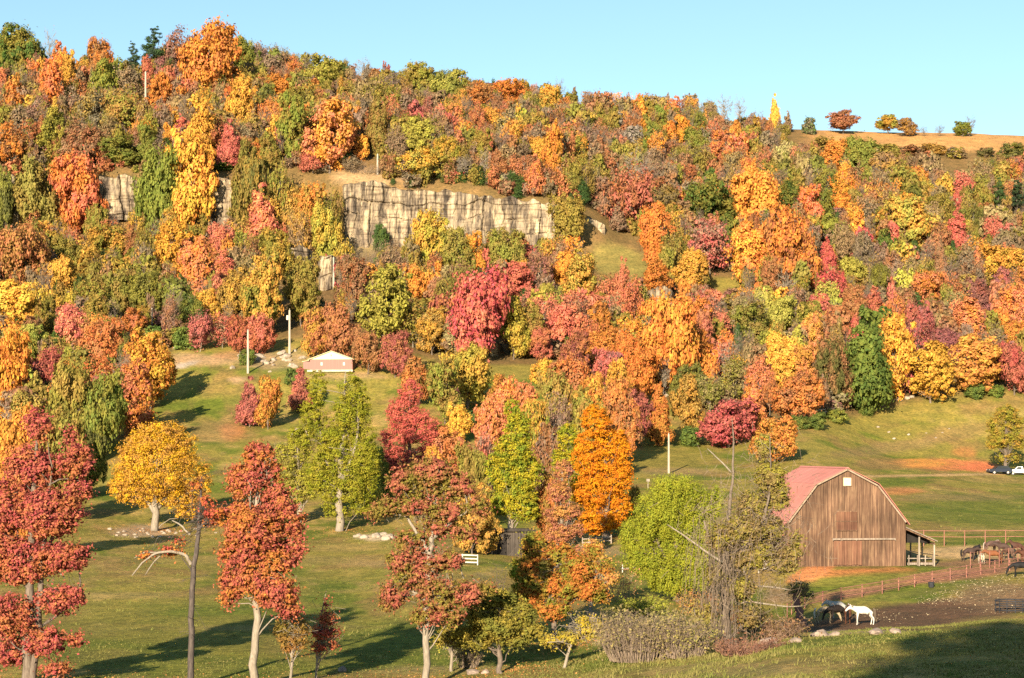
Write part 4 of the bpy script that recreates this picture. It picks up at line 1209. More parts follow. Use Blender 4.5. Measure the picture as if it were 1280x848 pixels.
hero('sapling', 'small leaning yellow-leaved tree beside the dark olive one', (704, 836), [(704, 837, 2.2), (709, 820, 2), (714, 806, 1.5), (722, 788, .7)],
     [(714, 796, 18, 9), (736, 788, 16, 12), (690, 800, 18, 7), (728, 775, 10, 8), (748, 782, 9, 7)], (.50, .36, .035), (.38, .30, .06), .12, 2600, 27, [[(714, 806, 1.1), (700, 800, .8), (684, 800, .4)]], M_BARK_PALE, .4)
hero('sapling', 'slim tree with tan yellow leaves right of the straight oak trunk', (565, 840), [(564, 841, 2.2), (565, 815, 1.8), (566, 785, 1.0), (566, 765, .4)],
     [(564, 790, 18, 14), (552, 800, 12, 8), (578, 800, 12, 10), (566, 772, 12, 10)], (.42, .32, .065), (.32, .28, .05), .13, 3000, 28, (), M_BARK_PALE, .42)
hero('willow_tree', 'large lime green willow with drooping fine foliage by the barn', (846, 752), [(846, 754, 4.2), (846, 725, 4.2), (845, 680, 3.2), (845, 620, 1.4)],
     [(845, 612, 34, 22), (822, 640, 34, 28), (868, 636, 30, 30), (800, 672, 26, 28), (845, 665, 40, 34), (882, 672, 20, 32), (820, 702, 34, 22), (862, 705, 34, 24), (790, 695, 18, 18), (838, 725, 30, 14), (874, 722, 16, 14), (895, 625, 12, 20)],
     (.32, .315, .032), (.255, .275, .030), .17, 30000, 29, [[(846, 720, 2.5), (822, 680, 2), (808, 640, 1)], [(846, 715, 2.5), (868, 680, 2), (878, 640, 1)]], M_BARK, .34, 380, [[(830, 650, .9), (848, 660, 1.1), (866, 672, .8)]], droop=1.4, asp=.3, flat=.9)
vine = hero('dead_tree', 'old half-dead tree hung with dry vines in front of the barn', (910, 810), [(910, 812, 6.2), (909, 770, 5.6), (904, 720, 5.2), (906, 690, 4.6), (912, 640, 2.4), (916, 590, 1.5), (917, 550, 1.0), (915, 522, .4)],
     [(962, 596, 20, 22), (972, 620, 18, 20), (945, 632, 26, 24), (930, 662, 28, 22), (958, 660, 24, 20), (985, 690, 20, 10), (978, 705, 22, 10), (950, 690, 20, 16), (900, 672, 18, 20), (935, 700, 22, 14), (955, 560, 12, 20), (893, 718, 14, 12), (936, 770, 14, 14), (880, 770, 16, 18), (995, 675, 8, 12), (925, 735, 20, 16)],
     (.27, .19, .07), (.31, .26, .045), .13, 26000, 30, [[(908, 712, 3.5), (930, 690, 3), (950, 660, 2.2), (962, 610, 1.2), (960, 545, .6)], [(906, 700, 2.5), (890, 680, 2), (880, 650, 1)], [(920, 700, 2), (950, 700, 1.5), (985, 690, .8)]], M_BARK, .36, 400,
     [[(918, 735, 1.1), (945, 732, 1.3), (968, 734, 1.1), (990, 738, .6)], [(922, 755, 1.1), (935, 751, 1.3), (962, 755, 1.1), (985, 758, .9), (1004, 757, .5)], [(834, 655, .7), (860, 672, 1.1), (884, 690, 1.5), (902, 702, 1.8)], [(900, 760, 1.4), (906, 745, 1.2), (914, 730, .8)], [(868, 790, 1.4), (880, 800, 1.3), (892, 820, .9)], [(858, 800, 1.2), (848, 795, 1.3), (838, 800, 1.0), (832, 808, .7)], [(884, 560, .6), (900, 575, .9), (914, 590, 1.2)], [(868, 760, .7), (872, 790, 1.0), (888, 815, 1.1)], [(840, 820, 1.0), (856, 822, 1.2), (880, 824, .8)]], limb=110)
# dry vines hanging from its limbs down to the ground
r = np.random.default_rng(31)
vg = Geo()
pv = np.array(vine.location); s_ = F / pv[1]
for _ in range(260):
    x0 = r.normal(906, 17); y0 = r.uniform(640, 735)
    x1 = x0 + r.normal(-4, 9); y1 = y0 + r.uniform(30, 130)
    d = r.normal() * 1.3
    q = np.linspace(0, 1, 6)
    P = np.stack([(x0 + (x1 - x0) * q + np.sin(q * 5 + r.uniform(0, 6)) * 1.5 - 910) / s_, d + q * 0 + r.normal(size=6) * .12, np.maximum((810 - (y0 + (min(y1, 806) - y0) * q)) / s_, .02)], 1)
    vg.tube(P, r.uniform(.008, .022), 3, False)
for _ in range(1500):
    x0 = r.normal(940, 34); y0 = r.normal(672, 48); d = sph(1, r)[0] * r.uniform(.4, 1.6)
    a = np.array([(x0 - 910) / s_, r.normal() * 1.4, (810 - y0) / s_])
    vg.tube(np.stack([a, a + d * .5 + r.normal(size=3) * .08, a + d]), [.016, .012, .005], 3, False)
vg.build('vine', M_TWIG, vine)

hero('tree_stump', 'leaning broken red-brown trunk with a twiggy top beside the paddock horses', (1004, 785), [(1005, 787, 6), (1002, 775, 5.2), (998, 760, 4.6), (994, 748, 3.4), (992, 740, 1.2)],
     [(1000, 732, 14, 12), (988, 738, 10, 10), (1010, 742, 8, 10)], (.33, .25, .13), (.30, .27, .08), .08, 900, 32, (), noisy_material('red_bark', (.16, .07, .055), (.30, .14, .11), 3.0, stretch=(3, 3, .5), bump=.5), .45, limb=26, twigs=10)


def brush(name, label, foot, w, h, n, c1, c2, leaves, seed, mat=M_TWIG, lean=0.0, group=None):
    """a bush of many thin arching stems, w and h in photo pixels"""
    r = np.random.default_rng(seed)
    p = at(*foot); s = F / p[1]
    e = empty(name, p, label, 'bush', group)
    g, cg = Geo(), Geo()
    W, Hh = w / s / 2, h / s
    tips = []
    for _ in range(n):
        a = r.uniform(0, 6.283); q0 = r.uniform(0, .45) ** .5 * W
        b = np.array([math.cos(a) * q0, math.sin(a) * q0 * .7, -.05])
        d = np.array([math.cos(a) * W * r.uniform(.1, .6) + lean * Hh, math.sin(a) * W * .5 * r.uniform(.1, .6), Hh * r.uniform(.45, 1.0)])
        q = np.linspace(0, 1, 5)[:, None]
        P = b + d * q + np.array([0, 0, -.22 * Hh]) * q ** 3 + r.normal(size=(5, 3)) * .06 * np.array([0, 1, 1, 1, 1])[:, None] * min(1, Hh)
        g.tube(P, r.uniform(.012, .03) * np.array([1, .8, .6, .4, .15]), 3, False)
        for _k in range(3):
            i0 = r.integers(2, 5)
            t = P[i0] + sph(1, r)[0] * np.array([1, 1, .8]) * Hh * .2
            g.tube(np.stack([P[i0], t]), [.010, .003], 3, False)
            tips.append(t)
        tips.append(P[-1])
    g.build('stem', mat, e)
    if leaves:
        tips = np.array(tips)
        k = r.integers(0, len(tips), leaves)
        cg.leaves(tips[k] + r.normal(size=(leaves, 3)) * .22, r.normal(size=(leaves, 3)) + np.array([0, -.4, .6]), .09, .55, r)
        cr = cg.build('foliage', M_LEAF_NEAR, e)
        cr['c1'] = list(c1); cr['c2'] = list(c2)
    return e


brush('shrub', 'big grey-brown leafless thicket below the willow', (800, 826), 112, 78, 620, (.34, .28, .10), (.28, .20, .10), 2600, 41)
brush('shrub', 'grey-brown tangle at the foot of the vine-hung tree', (858, 822), 70, 66, 330, (.34, .30, .08), (.28, .2, .09), 1700, 42)
brush('shrub', 'small green shrub between the willow and the thicket', (800, 770), 60, 26, 120, (.26, .27, .04), (.34, .32, .05), 3000, 43, M_BARK)
brush('shrub', 'dry red-brown brush along the bank below the vine-hung tree', (932, 818), 90, 26, 420, (.26, .12, .07), (.2, .1, .06), 600, 44, noisy_material('red_twig', (.17, .085, .06), (.28, .15, .10), 2.0), .3)
brush('shrub', 'red-brown scrub on the path side of the leaning trunk', (972, 800), 56, 34, 240, (.30, .16, .08), (.22, .14, .06), 800, 45, noisy_material('brown_twig', (.2, .12, .08), (.3, .19, .12), 2.0), .2)
brush('shrub', 'green and rust bush at the foot of the vine-hung tree', (934, 790), 40, 44, 100, (.17, .19, .03), (.45, .18, .06), 1800, 46, M_BARK)
brush('shrub', 'rust-leaved bush under the willow trunk', (876, 770), 50, 36, 130, (.46, .19, .07), (.34, .26, .06), 1700, 47, M_BARK)
brush('shrub', 'leafless dark upright bush beside the white gate', (614, 764), 44, 78, 70, (.2, .1, .05), (.2, .1, .05), 0, 48, M_BARK_DARK)
brush('shrub', 'grey leafless bush overhanging the shadowed hollow', (722, 800), 44, 60, 130, (.3, .2, .1), (.3, .2, .1), 0, 49, noisy_material('grey_twig', (.24, .17, .15), (.40, .31, .27), 2.0), .15)
brush('shrub', 'grey bush by the slim tan-leaved tree', (586, 835), 34, 46, 120, (.3, .25, .1), (.3, .2, .1), 300, 50, M_TWIG)
brush('shrub', 'grey scrub on the dirt beneath the red and orange pair of little trees', (352, 575), 50, 30, 160, (.28, .24, .1), (.3, .2, .1), 700, 51, M_TWIG)
brush('shrub', 'salmon-leaved thin bush reaching over the hollow toward the willow', (770, 752), 46, 56, 60, (.60, .26, .14), (.48, .3, .1), 900, 52, M_TWIG)
brush('shrub', 'pale brown scrub on the slope left under the cliff', (455, 335), 70, 40, 300, (.32, .24, .1), (.3, .2, .1), 2200, 53, M_TWIG)
brush('shrub', 'greyish briar patch beside the scrub under the cliff', (440, 352), 50, 34, 200, (.36, .24, .12), (.3, .2, .1), 1500, 54, M_TWIG)
brush('shrub', 'dry brown weeds on top of the cliff by the pole', (460, 232), 60, 16, 240, (.34, .2, .1), (.3, .2, .1), 1600, 55, M_TWIG)

# ------------------------------------------------------------------ barn
def plank_material(name, c1, c2, c3, axis='z'):
    m, nt, out = new_mat(name)
    L = nt.links
    p = node(nt, 'ShaderNodeBsdfPrincipled'); p.inputs['Roughness'].default_value = .9; p.inputs['Specular IOR Level'].default_value = .15
    tc = node(nt, 'ShaderNodeTexCoord')
    mp = node(nt, 'ShaderNodeMapping'); mp.inputs['Scale'].default_value = (5, 5, .35) if axis == 'z' else (.4, 5, 5)
    L.new(tc.outputs['Object'], mp.inputs[0])
    a = node(nt, 'ShaderNodeTexNoise'); a.inputs['Scale'].default_value = 1.0; a.inputs['Detail'].default_value = 6; a.inputs['Roughness'].default_value = .7
    L.new(mp.outputs[0], a.inputs['Vector'])
    b = node(nt, 'ShaderNodeTexNoise'); b.inputs['Scale'].default_value = .35; b.inputs['Detail'].default_value = 5
    L.new(tc.outputs['Object'], b.inputs['Vector'])
    geo = node(nt, 'ShaderNodeNewGeometry')
    col = ramp(nt, a.outputs[0], [(.32, c1), (.5, c2), (.7, c3)])
    col = mixc(nt, 1.0, col, ramp(nt, b.outputs[0], [(.35, (.7, .66, .62)), (.65, (1.25, 1.15, 1.05))]), 'MULTIPLY')
    hs = node(nt, 'ShaderNodeHueSaturation')
    L.new(mapr(nt, geo.outputs['Random Per Island'], 0, 1, .8, 1.2), hs.inputs['Value'])
    L.new(col, hs.inputs['Color']); L.new(hs.outputs[0], p.inputs['Base Color'])
    L.new(p.outputs[0], out.inputs[0])
    return m


M_WOOD = plank_material('weathered_boards', (.075, .046, .033), (.145, .088, .058), (.29, .195, .12))
M_WOOD2 = plank_material('red_boards', (.11, .055, .040), (.165, .085, .055), (.24, .145, .09))
M_GREYWOOD = plank_material('grey_boards', (.16, .13, .11), (.28, .24, .2), (.42, .36, .29))
M_OLDWOOD_SHADED = plank_material('old_shaded_boards', (.035, .03, .027), (.075, .066, .058), (.13, .112, .095))  # old grey boards, the shed's deep shade darkened into their colour
M_ROOF = noisy_material('red_metal', (.54, .195, .150), (.59, .235, .185), .5, .92, (1, .25, .25), bump=0, metallic=0)
M_TRIM = noisy_material('pale_trim', (.22, .155, .105), (.36, .27, .19), 3.0)
M_CREAM = noisy_material('cream_paint', (.66, .52, .30), (.78, .64, .40), 3.0, .6)
M_WHITE = noisy_material('white_paint', (.50, .44, .36), (.66, .61, .53), 4.0, .7)
M_RUST = noisy_material('rusty_pipe', (.22, .085, .06), (.38, .17, .12), 4.0, .7)
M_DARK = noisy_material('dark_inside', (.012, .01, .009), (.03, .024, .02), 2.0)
M_BLACK = noisy_material('black_metal', (.02, .02, .022), (.05, .05, .055), 5.0, .5)


def planks(g, profile, y0, y1, width, r, zfoot=-.6, x0=None, x1=None, gap=.018):
    """upright boards filling a gable; profile(x) gives the top"""
    x = x0
    while x < x1 - .01:
        w = width * r.uniform(.8, 1.2)
        b = min(x + w, x1)
        dy = r.uniform(0, .022)
        za, zb = profile(x + .003), profile(b - gap)
        zf = zfoot + r.uniform(0, .08)
        v = [(x, y0 - dy, zf), (b - gap, y0 - dy, zf), (b - gap, y1, zf), (x, y1, zf), (x, y0 - dy, za), (b - gap, y0 - dy, zb), (b - gap, y1, zb), (x, y1, za)]
        g.add(v, [[0, 3, 2, 1], [4, 5, 6, 7], [0, 1, 5, 4], [1, 2, 6, 5], [2, 3, 7, 6], [3, 0, 4, 7]])
        x = b


GAB = [(-6.0, 4.45), (-3.15, 8.2), (0, 9.75), (3.15, 8.1), (6.0, 4.45)]
gab = lambda x: float(np.interp(x, [q[0] for q in GAB], [q[1] for q in GAB]))
LEN = 19.0
bx, by = (1058.5 - HX) / F * 192.0, 192.0
barn = empty('barn', (bx, by, -11.45), 'weathered brown gambrel barn with a pinkish red metal roof beside the paddock', 'barn', None, R(5.0))
rb_ = np.random.default_rng(61)
g = Geo(); planks(g, gab, 0, .06, .21, rb_, -.7, -6.0, 6.0)
front = g.build('front_wall', M_WOOD, barn)
g = Geo(); planks(g, gab, LEN - .06, LEN, .3, rb_, -.7, -6.0, 6.0); g.build('rear_wall', M_WOOD, barn)
for sx in (-1, 1):
    g = Geo()
    y = .08
    while y < LEN - .1:
        w = rb_.uniform(.2, .3)
        g.box((sx * 6.0 - .05, y, -.7), (sx * 6.0 + .05, min(y + w, LEN - .08) - .012, 4.35))
        y += w
    g.build('side_wall', M_WOOD, barn)
# roof: two slopes a side, sheets with raised seams, and a ridge cap
for sx in (-1, 1):
    for (xa, za), (xb, zb), nm in (((0, 9.79), (3.22, 8.22), 'upper_roof'), ((3.22, 8.22), (6.35, 4.12), 'lower_roof')):
        g = Geo()
        d = np.array([xb - xa, zb - za]); d /= np.linalg.norm(d); nn = np.array([-d[1], d[0]])
        if nn[1] < 0: nn = -nn
        o = .06
        poly = [(sx * (xa + nn[0] * .02), za + nn[1] * .02), (sx * (xb + nn[0] * .02), zb + nn[1] * .02), (sx * (xb + nn[0] * o), zb + nn[1] * o), (sx * (xa + nn[0] * o), za + nn[1] * o)]
        g.prism(poly, -.35, LEN + .3)
        for k in range(8):
            y = .2 + k * 2.55
            g.prism([(sx * (xa + nn[0] * o), za + nn[1] * o), (sx * (xb + nn[0] * o), zb + nn[1] * o), (sx * (xb + nn[0] * .068), zb + nn[1] * .068), (sx * (xa + nn[0] * .068), za + nn[1] * .068)], y, y + .045)
        g.build(nm, M_ROOF, barn)
g = Geo(); g.prism([(-.25, 9.78), (0, 9.93), (.25, 9.78), (0, 9.86)], -.37, LEN + .32); g.build('ridge_cap', M_ROOF, barn)
# barge boards along the gable edge
g = Geo()
for (xa, za), (xb, zb) in zip(GAB[:-1], GAB[1:]):
    d = np.array([xb - xa, zb - za]); ln = np.linalg.norm(d); d /= ln
    n_ = np.array([-d[1], d[0]]); n_ = n_ if n_[1] > 0 else -n_
    e0, e1 = np.array([xa, za]) - d * .02, np.array([xb, zb]) + d * .02
    q = [e0 - n_ * .13, e1 - n_ * .13, e1 + n_ * .03, e0 + n_ * .03]
    g.prism([tuple(v) for v in q], -.33, -.27)
g.build('barge_board', M_TRIM, barn)
# small square window, hay door, sliding doors on their track
g = Geo(); g.box((-.36, -.075, 8.06), (.42, -.035, 8.86)); wnd = g.build('window', M_CREAM, barn)
g = Geo()
for lo, hi in (((-.44, -.10, 7.98), (.50, -.03, 8.06)), ((-.44, -.10, 8.86), (.50, -.03, 8.94)), ((-.44, -.10, 8.06), (-.36, -.03, 8.86)), ((.42, -.10, 8.06), (.50, -.03, 8.86))):
    g.box(lo, hi)
g.build('frame', M_WOOD, wnd)
g = Geo(); planks(g, lambda x: 5.55, -.10, -.045, .19, rb_, 3.5, -1.1, 1.05); hd = g.build('hay_door', M_WOOD2, barn)
g = Geo()
for z in (3.55, 4.45, 5.45):
    g.box((-1.12, -.14, z), (1.07, -.105, z + .10))
g.build('batten', M_WOOD, hd)
g = Geo(); planks(g, lambda x: 2.55, -.16, -.10, .21, rb_, .1, -1.35, .05); g.build('sliding_door', M_WOOD2, barn)
g = Geo(); planks(g, lambda x: 2.55, -.16, -.10, .21, rb_, .1, .08, 1.5); g.build('sliding_door', M_WOOD2, barn)
g = Geo(); g.box((-1.5, -.25, 2.66), (4.9, -.165, 2.77)); g.box((-1.55, -.28, 2.78), (4.95, -.05, 2.81)); tr_ = g.build('door_track', M_GREYWOOD, barn)
g = Geo()
for x in (-1.5, -.6, .9, 4.85):
    g.box((x, -.30, 2.58), (x + .08, -.20, 2.66))
g.build('hanger', M_TRIM, tr_)
# open lean-to on the right
lt = Geo(); lt.prism([(6.10, 3.82), (9.35, 2.42), (9.37, 2.50), (6.12, 3.91)], .15, 13.0); lt.build('lean_to_roof', M_GREYWOOD, barn)
g = Geo()
for k in range(9):
    y = .3 + k * 1.55
    g.prism([(6.12, 3.62), (9.1, 2.34), (9.1, 2.48), (6.12, 3.78)], y, y + .08)
g.build('rafter', M_WOOD, barn)
g = Geo(); g.box((9.0, .2, 2.12), (9.12, 12.9, 2.30)); g.build('lean_to_beam', M_WOOD, barn)
for k, (x, y) in enumerate(((9.05, .35), (9.05, 4.4), (9.05, 8.4), (9.05, 12.6), (7.5, .35), (7.4, 12.6))):
    g = Geo(); g.box((x - .07, y - .07, -.5), (x + .07, y + .07, 2.15 if x > 8 else 2.9)); g.build('post', M_GREYWOOD, barn)
g = Geo(); g.prism([(6.07, 2.25), (9.0, 2.25), (9.0, 2.42), (6.07, 3.74)], 1.6, 1.66); g.build('shaded_gable_panel', M_DARK, barn)  # near-black colour stands in for the deep shade under the lean-to
# low wing with a red roof on the left
g = Geo(); g.prism([(-6.1, 3.05), (-10.3, 2.05), (-10.3, 2.12), (-6.1, 3.13)], 1.5, 12); g.build('wing_roof', M_ROOF, barn)
for y in (1.7, 4.5, 7.5, 11.5):
    g = Geo(); g.box((-10.15, y - .07, -.9), (-10.0, y + .07, 2.03)); g.build('post', M_GREYWOOD, barn)
g = Geo()
y = 1.6
x = -10.1
while x < -6.2:
    g.box((x, 11.6, -.8), (x + .2, 11.66, 2.0 + (x + 10.3) * .24)); x += .22
g.build('wing_wall', M_WOOD, barn)

mfeed = empty('manger', (bx + 7.55, by + 1.6, float(land(bx + 7.5, by + 1.6)) - .05), 'long wooden feed rack under the open lean-to', 'feed rack', None, R(5))
g = Geo(); g.prism([(-1.2, 1.5), (2.0, 1.0), (2.0, 1.08), (-1.2, 1.58)], -.05, .05); g.build('top_rail', M_DARK, mfeed)
g = Geo(); g.box((-1.2, -.05, .72), (1.3, .05, .82)); g.box((-1.2, -.06, .12), (1.5, .06, .34)); g.build('rail', M_GREYWOOD, mfeed)
for x in (-1.1, -.2, .6, 1.4):
    g = Geo(); g.box((x, -.06, 0), (x + .1, .06, 1.1)); g.build('leg', M_GREYWOOD, mfeed)
g = Geo(); g.box((-1.0, .1, .3), (1.2, .7, .38)); g.build('trough', M_WOOD, mfeed)

# ------------------------------------------------------------------ fences and gates
def fence(name, label, pts, mat, h, rails, step, rail_r=.03, post_r=.045, square=False, cat='fence'):
    pts = np.array(pts, float)
    seg = np.linalg.norm(np.diff(pts[:, :2], axis=0), axis=1)
    cum = np.concatenate([[0], np.cumsum(seg)])
    n = max(2, int(round(cum[-1] / step)) + 1)
    s_ = np.linspace(0, cum[-1], n)
    X = np.interp(s_, cum, pts[:, 0]); Y = np.interp(s_, cum, pts[:, 1])
    Z = land(X, Y)
    o = np.array([X[0], Y[0], Z[0]])
    e = empty(name, o, label, cat)
    for x, y, z in zip(X, Y, Z):
        g = Geo(); p = np.array([x, y, z]) - o
        if square:
            g.box((-post_r, -post_r, -.3), (post_r, post_r, h + .08), None, p)
        else:
            g.tube([p + (0, 0, -.3), p + (0, 0, h + .05)], post_r, 8)
        g.build('post', mat, e)
    for hh in rails:
        g = Geo()
        P = np.stack([X, Y, Z + hh], 1) - o
        if square:
            for a, b in zip(P[:-1], P[1:]):
                g.add(np.array([a + (0, -.02, -.07), b + (0, -.02, -.07), b + (0, .02, -.07), a + (0, .02, -.07), a + (0, -.02, .07), b + (0, -.02, .07), b + (0, .02, .07), a + (0, .02, .07)]) - np.array([0, post_r + .025, 0]),
                      [[0, 3, 2, 1], [4, 5, 6, 7], [0, 1, 5, 4], [1, 2, 6, 5], [2, 3, 7, 6], [3, 0, 4, 7]])
        else:
            g.tube(P + (0, -post_r - rail_r * .6, 0), rail_r, 6)
        g.build('rail', mat, e)
    return e


fence('pipe_fence', 'rusty pipe fence along the lane in front of the barn', [at(1006, 761), at(1046, 752), at(1100, 743), at(1150, 733), at(1200, 724), at(1250, 715), at(1300, 708)], M_RUST, 1.15, (.35, .75, 1.12), 2.7, .032, .05)
fence('pipe_fence', 'rear pipe fence behind the bay horses', [on(43.5, 213.5), on(52, 214), on(62, 214.5)], M_RUST, 1.75, (1.05, 1.72), 2.4, .035, .05)
fence('pipe_fence', 'short pipe fence at the barn end of the lane', [at(984, 772), at(1000, 762)], M_RUST, 1.15, (.75, 1.12), 2.0)
fence('pipe_fence', 'sparse pipe posts beside the far horses', [at(1213, 712), at(1284, 704)], M_RUST, 1.7, (1.68,), 1.7, .015, .04)
fence('plank_fence', 'white plank gate behind the red-brown oak', [at(559, 706), at(597, 707)], M_WHITE, 1.1, (.3, .7, 1.08), 1.6, .03, .05, True, 'gate')
fence('plank_fence', 'white plank gate at the willow edge', [at(778, 716), at(797, 713)], M_WHITE, .95, (.35, .85), 1.6, .03, .05, True, 'gate')
fence('plank_fence', 'whitewashed board gate by the low red barn wing', [on(24.6, 191.5), on(27.3, 191.2)], M_WHITE, 1.1, (.35, .72, 1.05), 1.3, .03, .05, True, 'gate')
fence('plank_fence', 'pinkish rail fence behind the dark red tree', [at(270, 640), at(298, 638)], M_RUST, 1.0, (.55, .95), 1.5, .03, .05, True)
fence('plank_fence', 'grey picket run in the shade under the fiery orange maple', [at(728, 683), at(764, 680)], M_GREYWOOD, 1.0, (.4, .85), 1.2, .03, .06, True)
fence('rail_fence', 'weathered rail fence along the upper meadow edge', [at(990, 527), at(1030, 519), at(1064, 512)], M_GREYWOOD, 1.2, (.6, 1.1), 2.4, .03, .05, True)

# ------------------------------------------------------------------ sheds
def shed_pink():
    p = at(414, 464); s = F / p[1]
    e = empty('shed', p, 'low pink-brown metal shed with a cream gable in the clearing', 'shed', None, R(-6))
    w = 54 / s / 2
    M_P = noisy_material('pink_metal', (.25, .100, .075), (.31, .130, .100), 1.0, .5, (8, 8, .2))
    g = Geo(); g.box((-w, 0, -.6), (w, 9, 2.4)); g.build('wall', M_P, e)
    g = Geo(); g.prism([(-w, 2.4), (w, 2.4), (0, 4.05)], -.02, 9); g.build('gable', M_CREAM, e)
    for sx in (-1, 1):
        g = Geo(); g.prism([(0, 4.07), (sx * (w + .4), 2.27), (sx * (w + .4), 2.37), (0, 4.17)], -.35, 9.3); g.build('roof', M_CREAM, e)
    for x in (-w * .45, w * .6):
        g = Geo(); g.box((x - .2, -.05, 1.1), (x + .2, -.003, 1.75)); g.build('window', M_WHITE, e)
    g = Geo(); g.box((-.08, -.09, 3.0), (.08, -.03, 3.35)); g.build('vent', M_BLACK, e)
    g = Geo(); g.box((-w - 1.6, .8, -.5), (-w - .01, 8, 1.95)); g.build('side_room', M_P, e)
    g = Geo(); g.prism([(-w - 1.8, 1.92), (-w - .01, 2.2), (-w - .01, 2.28), (-w - 1.8, 2.0)], .6, 8.2); g.build('side_roof', M_CREAM, e)
    g = Geo(); g.box((-w - .3, -1.4, -.25), (w + .3, -.01, .14)); g.build('footing', noisy_material('concrete', (.45, .37, .27), (.58, .5, .38), 2.0), e)


shed_pink()


def shed_grey():
    p = at(628, 697)
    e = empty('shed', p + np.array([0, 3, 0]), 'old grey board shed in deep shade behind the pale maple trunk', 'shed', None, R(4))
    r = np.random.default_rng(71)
    g = Geo(); planks(g, lambda x: 2.9 - abs(x) * .0, 0, .06, .24, r, -.3, -3.6, 3.4); g.build('wall', M_OLDWOOD_SHADED, e)
    g = Geo(); g.box((-3.6, .08, -.3), (-3.5, 4, 2.85)); g.box((3.3, .08, -.3), (3.4, 4, 2.85)); g.box((-3.5, 3.9, -.3), (3.3, 4, 2.85)); g.build('side_wall', M_OLDWOOD_SHADED, e)
    g = Geo(); g.prism([(-4, 2.92), (4, 2.92), (4, 3.0), (-4, 3.0)], -.5, 1.8); g.prism([(-4, 3.01), (4, 3.01), (4, 3.1), (-4, 3.1)], 1.2, 4.4); g.build('roof', M_OLDWOOD_SHADED, e)
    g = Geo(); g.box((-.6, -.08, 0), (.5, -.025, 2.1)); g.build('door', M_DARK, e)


shed_grey()

# ------------------------------------------------------------------ poles
M_POLE = noisy_material('pole_wood', (.33, .27, .20), (.50, .43, .33), 3.0, .9, (3, 3, .4))


def pole(foot, top, label, half, transformer=False, arm=False):
    p = at(*foot); s = F / p[1]
    fy = HY - p[2] * s
    h = (fy - top) / s
    e = empty('utility_pole', p, label, 'pole', 'utility poles up the hill')
    g = Geo(); g.tube([(0, 0, -.5), (0, 0, h * .5), (0, 0, h)], [half / s, half * .85 / s, half * .7 / s], 8); g.build('post', M_POLE, e)
    if transformer:
        g = Geo(); g.tube([(-.42, -.1, h * .78), (-.42, -.1, h * .78 + .95)], .27, 10); g.build('transformer', M_WHITE, e)
        g = Geo(); g.box((-.25, -.1, h * .80), (0, .06, h * .80 + .1)); g.box((-.05, -.05, h), (.05, .05, h + .35)); g.build('bracket', M_GREYWOOD, e)
    else:
        g = Geo(); g.tube([(0, -.02, h), (0, -.02, h + .22)], .05, 6); g.build('insulator', M_WHITE, e)
    return e


pole((310, 467), 413, 'pole without a transformer standing in the clearing with the pink shed', 1.6)
pole((362, 443), 388, 'pole carrying a transformer can, taller of the two in the clearing', 1.7, True)
pole((472, 232), 193, 'lone pole on top of the long pale cliff', 1.5)
pole((182, 142), 90, 'pole standing high in the wood below the skyline pine', 1.5)
pole((417, 362), 322, 'lone pole beside the squat pale outcrop', 1.5)
pole((836, 592), 543, 'pole in the grass above the willow', 1.5)
pole((190, 416), 386, 'slim pale pole at the wooded end of the clearing', 1.2)
sp = at(810, 612)
e = empty('sign_post', sp, 'short post with a small pale box above the willow', 'post')
g = Geo(); g.tube([(0, 0, -.2), (0, 0, 1.3)], .06, 6); g.build('post', M_POLE, e)
g = Geo(); g.box((-.25, -.2, 1.2), (.25, .2, 1.6)); g.build('box', M_GREYWOOD, e)

# ------------------------------------------------------------------ rocks
def rock(p, size, seed, label, group, mat=None, sq=.6):
    r = np.random.default_rng(seed)
    bm_v = []
    n1_, n2_ = 13, 18
    th = np.linspace(0.0, math.pi, n1_); ph = np.arange(n2_) * 2 * math.pi / n2_
    TH, PH = np.meshgrid(th, ph, indexing='ij')
    d = np.stack([np.sin(TH) * np.cos(PH), np.sin(TH) * np.sin(PH), np.cos(TH)], -1)
    k = 1 + (vnoise(d[..., 0] * 1.7 + seed, d[..., 1] * 1.7 + d[..., 2] * 2.3, seed) - .5) * .7
    for _ in range(14):
        nn = sph(1, r)[0]
        k = np.minimum(k, .74 / np.maximum((d @ nn), .3) * 1.0)
    P = d * k[..., None] * np.array([1, .8, sq]) * size
    ids = np.arange(n1_ * n2_).reshape(n1_, n2_)
    g = Geo(); g.add(P.reshape(-1, 3), np.stack([ids[:-1], np.roll(ids[:-1], -1, 1), np.roll(ids[1:], -1, 1), ids[1:]], -1).reshape(-1, 4))
    o = g.build('rock', mat or M_STONE)
    o.location = p + np.array([0, 0, size * sq * .18]); o.rotation_euler = (0, 0, r.uniform(0, 6))
    return tag(o, label, 'rock', group)


M_STONE = noisy_material('field_stone', (.20, .155, .11), (.46, .37, .27), 1.2, bump=.4)
M_STONE2 = noisy_material('bank_stone', (.17, .125, .095), (.38, .285, .215), 1.6, bump=.4)
for k, (x, y, s, lab) in enumerate([(960, 806, .8, 'dark boulder at the lip of the bank below the vine-hung tree'), (1026, 796, .75, 'widest boulder on the bank in front of the paddock horses'), (1044, 795, .5, 'smaller boulder touching the widest one on the bank'),
                                    (995, 803, .55, 'low stone in the grass between the boulders on the bank'), (1096, 793, .7, 'flat pale stone sunk in the bank below the white horse'), (1120, 792, .5, 'flat pale stone right of the one below the white horse'),
                                    (591, 843, .6, 'pale boulder at the foot of the dark olive tree'), (607, 842, .4, 'brown stone beside the pale boulder under the dark olive tree'), (428, 840, .5, 'white-edged stone right of the small red sapling')]):
    rock(at(x, y), s, 200 + k, lab, None, M_STONE2)
r = np.random.default_rng(81)


